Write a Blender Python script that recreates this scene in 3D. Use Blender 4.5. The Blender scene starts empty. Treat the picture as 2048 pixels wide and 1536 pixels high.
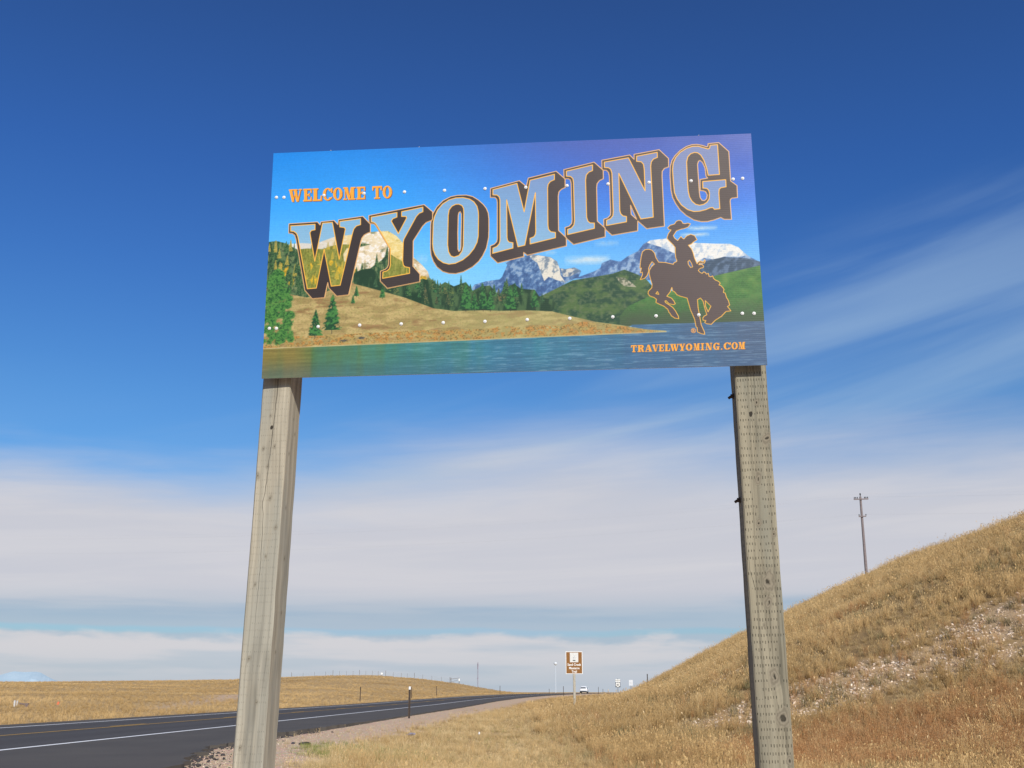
import bpy, bmesh, math, random
import numpy as np
from mathutils import Matrix, Vector
from mathutils.geometry import tessellate_polygon

sc = bpy.context.scene
COL = sc.collection
rad = math.radians

# ------------------------------------------------------------------ camera
CAMZ = 1.06
PITCH = math.atan(616 / 2130)
cam_d = bpy.data.cameras.new('camera')
cam_d.sensor_width = 36.0
cam_d.lens = 36.0 * 2130 / 2048
cam_d.clip_start = 0.1
cam_d.clip_end = 60000
cam = bpy.data.objects.new('camera', cam_d)
COL.objects.link(cam)
cam.location = (0, 0, CAMZ)
cam.rotation_euler = (math.pi / 2 + PITCH, 0, 0)
sc.camera = cam

# ------------------------------------------------------------------ light and sky
SUN_EL, SUN_AZ = rad(31), rad(162)          # azimuth measured from +Y towards +X
sun_d = bpy.data.lights.new('sun', 'SUN')
sun_d.energy = 5.0
sun_d.angle = rad(0.53)
sun_d.color = (1.0, 0.95, 0.87)
sun = bpy.data.objects.new('sun', sun_d)
COL.objects.link(sun)
sdir = Vector((math.sin(SUN_AZ) * math.cos(SUN_EL), math.cos(SUN_AZ) * math.cos(SUN_EL), math.sin(SUN_EL)))
sun.rotation_euler = sdir.to_track_quat('Z', 'Y').to_euler()
sun.location = sdir * 60
sc.view_settings.view_transform = 'Standard'
sc.view_settings.look = 'None'
sc.view_settings.exposure = 0.0
sc.view_settings.gamma = 1.0
sc.view_settings.use_curve_mapping = False
sc.cycles.max_bounces = 6
sc.cycles.diffuse_bounces = 3
sc.cycles.glossy_bounces = 3
sc.cycles.transparent_max_bounces = 8
sc.cycles.sample_clamp_indirect = 8


class NB:
    """small helper for building node trees"""
    def __init__(s, nt):
        s.nt = nt

    def n(s, typ, **kw):
        nd = s.nt.nodes.new(typ)
        for k, v in kw.items():
            setattr(nd, k, v)
        return nd

    def put(s, sock, v):
        if isinstance(v, bpy.types.NodeSocket):
            s.nt.links.new(v, sock)
        elif v is not None:
            if sock.type == 'RGBA' and len(v) == 3:
                v = (*v, 1)
            sock.default_value = v

    def math(s, op, a, b=None, c=None, clamp=False):
        nd = s.n('ShaderNodeMath', operation=op, use_clamp=clamp)
        for i, v in enumerate((a, b, c)):
            if v is not None:
                s.put(nd.inputs[i], v)
        return nd.outputs[0]

    def mr(s, v, a, b, c=0.0, d=1.0, smooth=False):
        nd = s.n('ShaderNodeMapRange')
        nd.interpolation_type = 'SMOOTHSTEP' if smooth else 'LINEAR'
        for i, x in enumerate((v, a, b, c, d)):
            s.put(nd.inputs[i], x)
        return nd.outputs[0]

    def mix(s, f, a, b, blend='MIX'):
        nd = s.n('ShaderNodeMix', data_type='RGBA', blend_type=blend)
        s.put(nd.inputs[0], f)
        s.put(nd.inputs[6], a)
        s.put(nd.inputs[7], b)
        return nd.outputs[2]

    def noise(s, vec, scale, detail=4.0, rough=0.55, dist=0.0):
        nd = s.n('ShaderNodeTexNoise')
        if vec is not None:
            s.put(nd.inputs['Vector'], vec)
        nd.inputs['Scale'].default_value = scale
        nd.inputs['Detail'].default_value = detail
        nd.inputs['Roughness'].default_value = rough
        nd.inputs['Distortion'].default_value = dist
        return nd.outputs['Fac']

    def vmap(s, vec, loc=(0, 0, 0), rot=(0, 0, 0), scl=(1, 1, 1)):
        nd = s.n('ShaderNodeMapping')
        s.put(nd.inputs[0], vec)
        nd.inputs[1].default_value = loc
        nd.inputs[2].default_value = rot
        nd.inputs[3].default_value = scl
        return nd.outputs[0]

    def comb(s, x, y, z):
        nd = s.n('ShaderNodeCombineXYZ')
        for i, v in enumerate((x, y, z)):
            s.put(nd.inputs[i], v)
        return nd.outputs[0]

    def sep(s, v):
        nd = s.n('ShaderNodeSeparateXYZ')
        s.put(nd.inputs[0], v)
        return nd.outputs

    def ramp(s, f, stops):
        nd = s.n('ShaderNodeValToRGB')
        el = nd.color_ramp.elements
        while len(el) < len(stops):
            el.new(0.5)
        for e, (p, c) in zip(el, stops):
            e.position = p
            e.color = (*c, 1) if len(c) == 3 else c
        s.put(nd.inputs[0], f)
        return nd.outputs[0]


def build_sky():
    w = bpy.data.worlds.new('World')
    sc.world = w
    w.use_nodes = True
    nt = w.node_tree
    nt.nodes.clear()
    b = NB(nt)
    sky = b.n('ShaderNodeTexSky', sky_type='NISHITA', sun_disc=False, sun_elevation=SUN_EL, sun_rotation=SUN_AZ)
    d = b.n('ShaderNodeTexCoord').outputs['Generated']
    x, y, z = b.sep(d)
    el = b.math('MULTIPLY', b.math('ARCSINE', z), 57.29578)          # degrees of elevation
    az = b.math('MULTIPLY', b.math('ARCTAN2', x, y), 57.29578)       # degrees, 0 = straight ahead
    # deep blue of a high dry autumn sky: filter over the physical sky, by elevation only
    f = b.math('DIVIDE', el, 60.0, clamp=True)
    tint = b.ramp(f, SKY_TINT)
    clear = b.mix(1.0, sky.outputs[0], tint, 'MULTIPLY')
    bg_k = SKY_K
    # ---- high thin cloud sheet
    p = b.comb(b.math('MULTIPLY', az, 0.03), b.math('MULTIPLY', el, 0.12), 0.0)
    n1 = b.noise(p, 1.0, 5, 0.55, 0.3)
    pr = b.vmap(b.vmap(p, rot=(0, 0, rad(-44))), scl=(0.55, 2.6, 1))
    n2 = b.noise(pr, 1.0, 5, 0.5, 0.5)
    right = b.mr(az, -4.0, 24.0, 0.0, 1.0, True)
    right = b.math('MULTIPLY', right, b.mr(az, 40.0, 80.0, 1.0, 0.0, True))
    edge = b.math('ADD', 11.6, b.math('MULTIPLY', b.math('SUBTRACT', n1, 0.5), 7.0))
    edge = b.math('ADD', edge, b.mr(az, -16.0, 6.0, -0.7, -0.4, True))
    n7 = b.noise(b.vmap(b.vmap(p, rot=(0, 0, rad(-14))), scl=(0.9, 3.2, 1)), 1.3, 6, 0.6, 0.5)
    edge = b.math('ADD', edge, b.math('MULTIPLY', b.math('SUBTRACT', n7, 0.5), 3.0))
    sheet = b.mr(b.math('SUBTRACT', edge, el), b.mr(az, -16.0, 2.0, -2.0, -4.4, True), 2.6, 0.0, 0.97, True)
    veil_edge = b.math('ADD', b.math('MULTIPLY_ADD', right, 8.5, 13.2), b.math('MULTIPLY', b.math('SUBTRACT', n2, 0.5), 9.0))
    veil = b.mr(b.math('SUBTRACT', veil_edge, el), -4.0, 5.5, 0.0, 1.0, True)
    wisp = b.mr(n2, 0.36, 0.64, 0.22, 0.95, True)
    mid = b.mr(b.math('ABSOLUTE', b.math('SUBTRACT', az, 2.0)), 4.0, 22.0, 0.85, 0.55, True)
    leftw = b.mr(az, -24.0, -6.0, 0.18, 1.0, True)
    veil = b.math('MULTIPLY', b.math('MULTIPLY', veil, wisp), b.math('MULTIPLY', mid, leftw))
    # lower bands
    n3 = b.noise(b.comb(b.math('MULTIPLY', az, 0.05), b.math('MULTIPLY', el, 0.9), 3.0), 1.0, 4, 0.5)
    thin = b.mr(b.math('ADD', el, b.math('MULTIPLY', b.math('SUBTRACT', n3, 0.5), 1.6)), 2.9, 4.5, 0.88, 1.0, True)
    sheet = b.math('MULTIPLY', sheet, thin)
    gap_c = b.math('ADD', 3.0, b.math('MULTIPLY', b.math('SUBTRACT', b.noise(b.comb(b.math('MULTIPLY', az, 0.09), 0, 7), 1.0, 3), 0.5), 0.9))
    gap = b.mr(b.math('ABSOLUTE', b.math('SUBTRACT', el, gap_c)), 0.05, 0.26, 0.42, 1.0, True)
    sheet = b.math('MULTIPLY', sheet, gap)
    # cumulus strip over the horizon with lumpy tops
    n4 = b.noise(b.comb(b.math('MULTIPLY', az, 0.16), b.math('MULTIPLY', el, 0.5), 11.0), 1.0, 5, 0.55)
    top = b.math('ADD', 2.72, b.math('MULTIPLY', b.math('SUBTRACT', n4, 0.42), 2.9))
    cum = b.mr(b.math('SUBTRACT', top, el), -0.08, 0.45, 0.0, 1.0, True)
    fade = b.mr(el, 0.2, 2.3, 0.42, 1.0, True)
    n5 = b.noise(b.comb(b.math('MULTIPLY', az, 0.11), b.math('MULTIPLY', el, 1.1), 19.0), 1.0, 4, 0.5)
    cum = b.math('MULTIPLY', cum, b.mr(n5, 0.32, 0.56, 0.45, 0.97, True))
    cum = b.math('MULTIPLY', cum, fade)
    col_sheet = b.mix(b.mr(n1, 0.3, 0.7), CL_SHEET_A, CL_SHEET_B)
    col_sheet = b.mix(b.mr(n7, 0.40, 0.66, 0.0, 0.62, True), col_sheet, CL_BRIGHT)
    col_sheet = b.mix(b.mr(b.math('ADD', el, b.math('MULTIPLY', b.math('SUBTRACT', n1, 0.5), 1.8)), 3.5, 5.4, 0.9, 0.0, True), col_sheet, CL_LOW)
    n6 = b.noise(b.comb(b.math('MULTIPLY', az, 0.06), b.math('MULTIPLY', el, 0.75), 29.0), 1.0, 5, 0.55)
    low_band = b.math('MULTIPLY', b.mr(b.math('ABSOLUTE', b.math('SUBTRACT', el, 4.15)), 0.2, 1.0, 1.0, 0.0, True), b.mr(n6, 0.38, 0.62, 0.0, 0.75, True))
    col_sheet = b.mix(low_band, col_sheet, CL_GREYBLUE)
    c = b.mix(veil, clear, CL_VEIL)
    c = b.mix(sheet, c, col_sheet)
    c = b.mix(cum, c, CL_CUM)
    bg = b.n('ShaderNodeBackground')
    b.put(bg.inputs[0], c)
    bg.inputs[1].default_value = bg_k
    out = b.n('ShaderNodeOutputWorld')
    nt.links.new(bg.outputs[0], out.inputs[0])


SKY_K = 0.1
def _s(r, g, b_):
    f = lambda c: (c / 255 / 12.92) if c <= 10 else ((c / 255 + .055) / 1.055) ** 2.4
    return (f(r) / SKY_K, f(g) / SKY_K, f(b_) / SKY_K)
SKY_TINT = [(0.0, (.50, .82, 1.0)), (.05, (.46, .78, 1.12)), (.17, (.42, .78, 1.16)), (.25, (.36, .74, 1.17)), (.36, (.28, .63, 1.17)), (.45, (.245, .56, 1.13)), (.62, (.245, .48, .93)), (1.0, (.26, .48, .9))]
CL_SHEET_A, CL_SHEET_B = _s(207, 206, 213), _s(199, 201, 211)
CL_LOW = _s(172, 188, 204)
CL_BRIGHT = _s(215, 213, 217)
CL_GREYBLUE = _s(156, 179, 201)
CL_VEIL = _s(163, 191, 219)
CL_CUM = _s(211, 210, 214)
build_sky()

# ------------------------------------------------------------------ helpers
def lin(r, g, b):
    f = lambda c: (c / 255 / 12.92) if c <= 10 else ((c / 255 + .055) / 1.055) ** 2.4
    return (f(r), f(g), f(b))


def new_mat(name, base=(.5, .5, .5), rough=.7, metal=0.0, spec=.3):
    m = bpy.data.materials.new(name)
    m.use_nodes = True
    nt = m.node_tree
    bs = nt.nodes['Principled BSDF']
    bs.inputs['Base Color'].default_value = (*base, 1)
    bs.inputs['Roughness'].default_value = rough
    bs.inputs['Metallic'].default_value = metal
    bs.inputs['Specular IOR Level'].default_value = spec
    return m, NB(nt), bs


def grain_mat(name, a, b_, scale=30.0, rough=.7, metal=0.0, bump=.0, spec=.3):
    """two-tone worn material in object space"""
    m, b, bs = new_mat(name, a, rough, metal, spec)
    tc = b.n('ShaderNodeTexCoord').outputs['Object']
    nz = b.noise(tc, scale, 5, .6)
    b.put(bs.inputs['Base Color'], b.mix(b.mr(nz, .35, .65, 0, 1, True), a, b_))
    if bump:
        bp = b.n('ShaderNodeBump')
        bp.inputs['Strength'].default_value = bump
        bp.inputs['Distance'].default_value = .01
        b.put(bp.inputs['Height'], nz)
        b.put(bs.inputs['Normal'], bp.outputs[0])
    return m


def mesh_obj(name, verts, faces, mat=None, parent=None, smooth=False, uvs=None):
    me = bpy.data.meshes.new(name)
    me.from_pydata([tuple(v) for v in verts], [], [tuple(f) for f in faces])
    if uvs is not None:
        ul = me.uv_layers.new(name='UVMap')
        li = np.empty(len(me.loops), np.int32)
        me.loops.foreach_get('vertex_index', li)
        ul.data.foreach_set('uv', np.asarray(uvs, np.float32)[li].ravel())
    if smooth:
        me.polygons.foreach_set('use_smooth', [True] * len(me.polygons))
    if mat is not None:
        for mm in (mat if isinstance(mat, (list, tuple)) else [mat]):
            me.materials.append(mm)
    me.update()
    o = bpy.data.objects.new(name, me)
    COL.objects.link(o)
    if parent is not None:
        o.parent = parent
    return o


def bm_obj(name, bm, mat=None, parent=None, smooth=False):
    me = bpy.data.meshes.new(name)
    bm.normal_update()
    bm.to_mesh(me)
    bm.free()
    if smooth:
        me.polygons.foreach_set('use_smooth', [True] * len(me.polygons))
    if mat is not None:
        me.materials.append(mat)
    o = bpy.data.objects.new(name, me)
    COL.objects.link(o)
    if parent is not None:
        o.parent = parent
    return o


def bm_box(bm, c, s, rot=None, bev=0.0):
    r = bmesh.ops.create_cube(bm, size=1.0)
    M = Matrix.Translation(Vector(c)) @ (rot.to_4x4() if rot is not None else Matrix.Identity(4)) @ Matrix.Diagonal((*s, 1))
    bmesh.ops.transform(bm, matrix=M, verts=r['verts'])
    if bev:
        ed = list({e for v in r['verts'] for e in v.link_edges})
        bmesh.ops.bevel(bm, geom=ed, offset=bev, segments=2, affect='EDGES', profile=.5)


def bm_tube(bm, p0, p1, r0, r1=None, seg=8, cap=True):
    p0, p1 = Vector(p0), Vector(p1)
    r1 = r0 if r1 is None else r1
    q = (p1 - p0).to_track_quat('Z', 'Y').to_matrix()
    rings = []
    for p, r in ((p0, r0), (p1, r1)):
        rings.append([bm.verts.new(p + q @ Vector((r * math.cos(2 * math.pi * k / seg), r * math.sin(2 * math.pi * k / seg), 0))) for k in range(seg)])
    for k in range(seg):
        bm.faces.new((rings[0][k], rings[0][(k + 1) % seg], rings[1][(k + 1) % seg], rings[1][k]))
    if cap:
        bm.faces.new(rings[0][::-1])
        bm.faces.new(rings[1])


def empty(name, loc, label, cat, group=None, rz=0.0):
    o = bpy.data.objects.new(name, None)
    o.empty_display_size = .2
    COL.objects.link(o)
    o.location = loc
    o.rotation_euler = (0, 0, rz)
    return tag(o, label, cat, group)


def tag(o, label=None, cat=None, group=None, kind=None):
    if label:
        o['label'] = label
    if cat:
        o['category'] = cat
    if group:
        o['group'] = group
    if kind:
        o['kind'] = kind
    return o


def copy_tree(o, parent=None):
    c = o.copy()
    COL.objects.link(c)
    c.parent = parent
    for ch in list(o.children):
        copy_tree(ch, c)
    return c


# value noise on the plane (numpy), used for relief and for scattering
def _hash(i, j, s):
    h = (i.astype(np.int64) * 374761393 + j.astype(np.int64) * 668265263 + s * 2147483647) & 0xffffffff
    h = ((h ^ (h >> 13)) * 1274126177) & 0xffffffff
    return ((h ^ (h >> 16)) & 0xffff) / 65535.0


def vnoise(x, y, s=0):
    i = np.floor(x); j = np.floor(y)
    fx = x - i; fy = y - j
    fx = fx * fx * (3 - 2 * fx); fy = fy * fy * (3 - 2 * fy)
    i = i.astype(np.int64); j = j.astype(np.int64)
    a = _hash(i, j, s); b = _hash(i + 1, j, s); c = _hash(i, j + 1, s); d = _hash(i + 1, j + 1, s)
    return (a * (1 - fx) + b * fx) * (1 - fy) + (c * (1 - fx) + d * fx) * fy


def fbm(x, y, s=0, oct=4, gain=.5):
    t = 0; a = 1.0; n = 0
    for k in range(oct):
        t = t + a * vnoise(x * 2 ** k + 17.3 * k, y * 2 ** k - 9.1 * k, s + k)
        n += a
        a *= gain
    return t / n

# ------------------------------------------------------------------ terrain: highway bench, cut slope on the right, prairie rise on the left
def sstep(a, b, x):
    t = np.clip((x - a) / (b - a), 0, 1)
    return t * t * (3 - 2 * t)


def curve(Y):
    d = np.clip(Y - 110, 0, 260)
    return .00071 * d * d + np.clip(Y - 370, 0, None) * .37


def lat(X, Y):                      # lateral distance from the road axis through the camera
    return X - .0394 * Y - curve(Y)


def zroad(Y):
    return .75 * sstep(90, 275, Y) - np.clip(Y - 300, 0, 120) ** 2 * .00035 - np.clip(Y - 420, 0, None) * .02


def smin(a, b, k):
    h = np.clip(.5 + .5 * (b - a) / k, 0, 1)
    return b * (1 - h) + a * h - k * h * (1 - h)


MY = np.array([0, 30, 45, 60, 80, 106, 135, 168, 210, 255, 300, 350, 420.])
MM = np.array([.85, .88, .90, .94, .98, .94, .80, .68, .60, .52, .35, .15, 0])
FU = np.array([-100, 0, 2.0, 5, 9, 14, 24, 32, 45, 70, 200.])
FF = np.array([0, 0, .2, 1.0, 3.1, 6.0, 10.7, 12.8, 14.6, 15.5, 16.])
_us = np.linspace(-100, 200, 3001)
_fs = np.convolve(np.pad(np.interp(_us, FU, FF), 20, 'edge'), np.ones(41) / 41, 'valid')
_fs[_us < -2] = 0
SY = np.array([0, 42, 60, 80, 105, 150, 200, 300.])
SS = np.array([0, 0, .9, 2.0, 2.6, 3.6, 5.5, 8])
RPHI = (np.array([-4000, -400, 0, 250, 480, 570, 640, 700, 760, 850, 915, 960, 1000, 1035, 1060.]) - 1024) / 2130
RYD = np.array([230, 230, 235, 265, 300, 315, 330, 345, 350, 350, 350, 350, 345, 340, 335.])
RRT = (1384 - np.array([1366, 1366, 1366, 1365, 1362, 1358.5, 1355.5, 1353.5, 1353.5, 1360, 1368, 1376, 1382, 1386, 1388.])) / 2130
LP = np.array([-7.0, -5.6, -4.2, -1.5, 0.5, 12])
LZ = np.array([-.06, -.10, -.20, -.44, -.52, -.56])


def height(X, Y):
    X = np.asarray(X, float); Y = np.asarray(Y, float)
    l = lat(X, Y); zr = zroad(Y)
    base = zr * sstep(20, -6, l) + np.where(l > -7, np.interp(l - np.interp(Y, [-60, 5, 12, 15.5, 21, 30], [3.5, 3.3, 2.2, 1.5, .15, 0]), LP, LZ), -.12)
    u = smin(.67 * X + .74 * Y - 23.7, l + 1.2 - np.interp(Y, SY, SS), 6.0)
    hill = np.interp(Y, MY, MM) * np.interp(u, _us, _fs)
    mound = .62 * np.exp(-((X - 3.6) / 4.5) ** 2 - ((Y - 50) / 13.0) ** 2)
    rough = sstep(-4.5, -1.0, l) * sstep(2, 10, Y)
    rel = (fbm(X / 5.0, Y / 5.0, 3, 3) - .5) * .55 * sstep(0, 6, u) + (fbm(X / 1.3, Y / 1.3, 9, 3) - .5) * .16
    right = base + hill + mound + rel * rough
    Yp = np.maximum(Y, 1.0)
    phi = np.clip(X / Yp, -3, 3)
    foot = np.where(phi < .02, np.clip(18.6 / np.maximum(.0394 - phi, .02), 2, 260), 260)
    ry = np.interp(phi, RPHI, RYD)
    rz = CAMZ + np.interp(phi, RPHI, RRT) * ry
    foot = np.minimum(foot, ry - 60)
    t = (Y - foot) / (ry - foot)
    z0 = zroad(foot) - .12
    s = np.clip(t, 0, 1)
    s = s * s * (2.4 - 1.4 * s) * .8 + .2 * s
    zl = z0 + (rz - z0) * s - np.clip(Y - ry, 0, None) * .035 * sstep(0, 40, Y - ry)
    zl = np.maximum(zl, -6)
    zl = zl + (fbm(X / 14, Y / 22, 21, 3) - .5) * .8 * sstep(.03, .4, t) * sstep(1.15, .8, t)
    left = np.where(Y > 1, zl, -.12)
    w = sstep(-18.2, -19.5, l)
    return np.where(l < -18.2, left * w + (zr - .12) * (1 - w), right)


def H(x, y):
    return float(height(np.array([x]), np.array([y]))[0])


def gauss(X, Y, cx, cy, rx, ry, a=0.0):
    c, s = math.cos(a), math.sin(a)
    dx, dy = X - cx, Y - cy
    return np.exp(-((c * dx + s * dy) / rx) ** 2 - ((-s * dx + c * dy) / ry) ** 2)


def edge_l(Y):                      # right edge of the asphalt (with the paved pull-off apron near the camera)
    e = np.interp(Y, [-60, 5, 12, 15.5, 21, 30, 37, 45, 700], [-3.4, -3.6, -4.7, -5.4, -6.85, -7.6, -7.3, -7.0, -7.0])
    return e + (vnoise(Y * 1.1, Y * 0, 4) - .5) * .5 * sstep(45, 20, Y) + (vnoise(Y * 3.7, Y * 0, 5) - .5) * .25


def gravel_mask(X, Y):
    l = lat(X, Y)
    n = fbm(X / 1.5, Y / 1.5, 31, 3) - .5
    e = np.interp(Y, [0, 14, 22, 30, 45, 80, 140, 260], [-1.0, -3.6, -4.6, -4.9, -4.4, -4.0, -4.2, -4.6])
    g = sstep(.45, -.45, l - e + n * 1.6) * (l > -8.5)
    pad = np.maximum(g, sstep(12, 7, Y) * (l > -9) * (l < 6))       # trodden pull-off where the camera stands
    # pale two-track on the far prairie
    a = np.clip((Y - 72) / 53, 0, 1)
    tr = np.exp(-((lat(X, Y) - (-26 - 10.5 * a)) / (1.2 + 1.4 * a)) ** 2) * (Y > 70) * (Y < 132) * (.45 + .55 * a)
    return np.maximum(pad, tr * .9)


def scree_mask(X, Y):
    n = fbm((X + Y * .3) / 2.6, (Y - X * .12) / .8, 41, 4)
    m = gauss(X, Y, 11.2, 32.9, 4.8, 1.6, .12) + gauss(X, Y, 15.0, 33.6, 3.2, 1.9, .15) + .8 * gauss(X, Y, 8.2, 33.4, 2.6, 1.3, 0)
    m = m + .75 * gauss(X, Y, 7.4, 40.3, 2.2, 1.8, .4) + .45 * gauss(X, Y, 17.6, 41.5, 3.2, 1.0, .2)
    return np.clip(sstep(.40, .74, m * (.02 + 1.85 * n)), 0, 1)


def rust_mask(X, Y):
    n = fbm(X / 1.7, Y / 1.7, 51, 4)
    m = 1.15 * gauss(X, Y, 9.2, 26.5, 4.2, 3.6) + .8 * gauss(X, Y, 6.8, 26.5, 2.8, 2.8) + .6 * gauss(X, Y, 12.5, 27.5, 3, 4) + .5 * gauss(X, Y, 12.5, 41, 3, 1.2)
    return np.clip(sstep(.35, .9, m * (.35 + 1.25 * n)), 0, 1)


def green_mask(X, Y):
    n = fbm(X / 1.2, Y / 1.2, 61, 3)
    m = gauss(X, Y, -3.4, 25.0, 1.5, 3.5) + .5 * gauss(X, Y, -2.4, 22, 1.8, 3.0)
    return np.clip(sstep(.4, .9, m * (.3 + 1.3 * n)), 0, 1)


def build_terrain():
    A = np.concatenate([np.linspace(-math.pi, -.62, 90, endpoint=False), np.linspace(-.62, .62, 700, endpoint=False), np.linspace(.62, math.pi, 90, endpoint=False)])
    R = np.concatenate([np.geomspace(.8, 9, 14, endpoint=False), np.geomspace(9, 460, 400, endpoint=False), np.geomspace(460, 30000, 36)])
    aa, rr = np.meshgrid(A, R)
    X = rr * np.sin(aa); Y = rr * np.cos(aa)
    Z = height(X, Y)
    nR, nA = X.shape
    co = np.stack([X, Y, Z], -1).reshape(-1, 3)
    co = np.vstack([co, [[0, 0, H(0, 0.01)]]])
    i = np.arange(nR - 1)[:, None] * nA; j = np.arange(nA)[None, :]; j2 = (j + 1) % nA
    q = np.stack([i + j, i + j2, i + nA + j2, i + nA + j], -1).reshape(-1, 4)
    c = nR * nA
    tri = np.stack([np.full(nA, c), (np.arange(nA) + 1) % nA, np.arange(nA)], -1)
    me = bpy.data.meshes.new('ground')
    me.vertices.add(len(co)); me.vertices.foreach_set('co', co.astype(np.float32).ravel())
    nl = q.size + tri.size
    me.loops.add(nl); me.loops.foreach_set('vertex_index', np.concatenate([q.ravel()[::1], tri.ravel()]).astype(np.int32))
    me.polygons.add(len(q) + len(tri))
    st = np.concatenate([np.arange(len(q)) * 4, q.size + np.arange(len(tri)) * 3]).astype(np.int32)
    me.polygons.foreach_set('loop_start', st)
    me.polygons.foreach_set('use_smooth', np.ones(len(st), bool))
    me.update(calc_edges=True)
    me.validate()
    me.flip_normals()
    x, y = co[:, 0], co[:, 1]
    zone = np.stack([gravel_mask(x, y), scree_mask(x, y), green_mask(x, y), sstep(-.5, 2.5, smin(.67 * x + .74 * y - 23.7, lat(x, y) + 1.2 - np.interp(y, SY, SS), 6.0)) * (y > 0)], -1).astype(np.float32)
    at = me.color_attributes.new('zone', 'FLOAT_COLOR', 'POINT')
    at.data.foreach_set('color', zone.ravel())
    o = bpy.data.objects.new('ground', me)
    COL.objects.link(o)
    tag(o, 'dry tan prairie ground with a grassy cut slope on the right', None, None, 'structure')
    m, b, bs = new_mat('dry_ground', rough=.95, spec=.1)
    pos = b.n('ShaderNodeNewGeometry').outputs['Position']
    zn = b.n('ShaderNodeVertexColor', layer_name='zone')
    sp = b.n('ShaderNodeSeparateColor')
    b.put(sp.inputs[0], zn.outputs[0])
    nA1 = b.noise(b.vmap(pos, scl=(1, .45, 1)), .12, 5, .6)
    nB = b.noise(pos, .9, 6, .65)
    nC = b.noise(pos, 9.0, 4, .6)
    straw = b.mix(b.mr(nB, .3, .7), STRAW_A, STRAW_B)
    straw = b.mix(b.mr(nA1, .42, .66, 0, .75, True), straw, STRAW_C)
    straw = b.mix(b.mr(nC, .35, .7, 0, .5), straw, STRAW_D)
    v = b.n('ShaderNodeTexVoronoi'); b.put(v.inputs['Vector'], pos); v.inputs['Scale'].default_value = 22
    grav = b.mix(b.mr(nC, .3, .7), GRAV_A, GRAV_B)
    grav = b.mix(.35, grav, b.mix(1.0, v.outputs['Color'], GRAV_A, 'MULTIPLY'))
    straw = b.mix(b.math('MULTIPLY', zn.outputs[1], .85), straw, b.mix(b.mr(nB, .3, .7), (.27, .18, .085), (.19, .125, .055)))
    scr = b.mix(b.mr(nC, .3, .7), SCREE_A, SCREE_B)
    col = b.mix(sp.outputs[1], straw, scr)
    col = b.mix(b.math('MULTIPLY', sp.outputs[2], .35), col, GREEN_G)
    col = b.mix(sp.outputs[0], col, grav)
    b.put(bs.inputs['Base Color'], col)
    bp = b.n('ShaderNodeBump'); bp.inputs['Strength'].default_value = .8; bp.inputs['Distance'].default_value = .08
    b.put(bp.inputs['Height'], b.math('ADD', b.math('MULTIPLY', nC, .5), nB))
    b.put(bs.inputs['Normal'], bp.outputs[0])
    me.materials.append(m)
    return o


STRAW_A, STRAW_B, STRAW_C, STRAW_D = (.47, .315, .145), (.39, .255, .115), (.31, .195, .085), (.56, .40, .205)
GRAV_A, GRAV_B = (.72, .515, .345), (.58, .41, .27)
SCREE_A, SCREE_B = (.46, .325, .19), (.30, .205, .115)
GREEN_G = (.16, .16, .05)
ground = build_terrain()


# ------------------------------------------------------------------ road
def strip(name, l0, l1, Ys, dz, mat, skirt=False):
    Ys = np.asarray(Ys, float)
    f0 = l0(Ys) if callable(l0) else np.full_like(Ys, l0)
    f1 = l1(Ys) if callable(l1) else np.full_like(Ys, l1)
    cols = [0, 1]
    P, UV = [], []
    n = 14 if skirt else 2
    for k in range(n):
        l = f0 + (f1 - f0) * k / (n - 1)
        X = l + .0394 * Ys + curve(Ys)
        P.append(np.stack([X, Ys, zroad(Ys) + dz], -1)); UV.append(np.stack([l, Ys], -1))
    if skirt:
        for p, at0 in ((P[0].copy(), True), (P[-1].copy(), False)):
            p[:, 2] -= .14
            if at0:
                P.insert(0, p); UV.insert(0, UV[0])
            else:
                P.append(p); UV.append(UV[-1])
    n = len(P); m = len(Ys)
    V = np.concatenate(P); U = np.concatenate(UV)
    F = [(k * m + i, (k + 1) * m + i, (k + 1) * m + i + 1, k * m + i + 1) for k in range(n - 1) for i in range(m - 1)]
    return mesh_obj(name, V, F, mat, uvs=U)


def road_material():
    m, b, bs = new_mat('asphalt', rough=.85, spec=.25)
    uv = b.n('ShaderNodeUVMap').outputs[0]
    l, yy, _ = b.sep(uv)
    pos = b.n('ShaderNodeNewGeometry').outputs['Position']
    n1 = b.noise(b.vmap(uv, scl=(1.0, .06, 1)), 1.4, 5, .6)
    n2 = b.noise(pos, 45, 3, .7)
    n3 = b.noise(b.vmap(uv, scl=(.8, .5, 1)), .8, 5, .6)
    lane = b.mix(b.mr(n1, .3, .7), (.072, .063, .057), (.054, .048, .044))
    shoulder = b.mix(b.mr(n3, .3, .7), (.105, .091, .074), (.076, .066, .055))
    shoulder = b.mix(b.mr(l, -7.3, -5.2, 0, .35), shoulder, (.11, .09, .07))
    c = b.mix(b.mr(l, -10.65, -10.4), lane, shoulder)
    c = b.mix(b.mr(l, -17.3, -17.1), shoulder, c)
    # pale wheel paths
    wp = b.math('ABSOLUTE', b.math('SUBTRACT', b.math('ABSOLUTE', b.math('SUBTRACT', b.math('ABSOLUTE', b.math('ADD', l, 13.85)), 1.75)), .85))
    c = b.mix(b.mr(wp, .1, .55, .55, 0, True), c, (.078, .072, .068))
    c = b.mix(b.mr(n2, .3, .75, 0, .5), c, (.09, .085, .08))
    b.put(bs.inputs['Base Color'], c)
    bp = b.n('ShaderNodeBump'); bp.inputs['Strength'].default_value = .35; bp.inputs['Distance'].default_value = .01
    b.put(bp.inputs['Height'], n2)
    b.put(bs.inputs['Normal'], bp.outputs[0])
    return m


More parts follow.
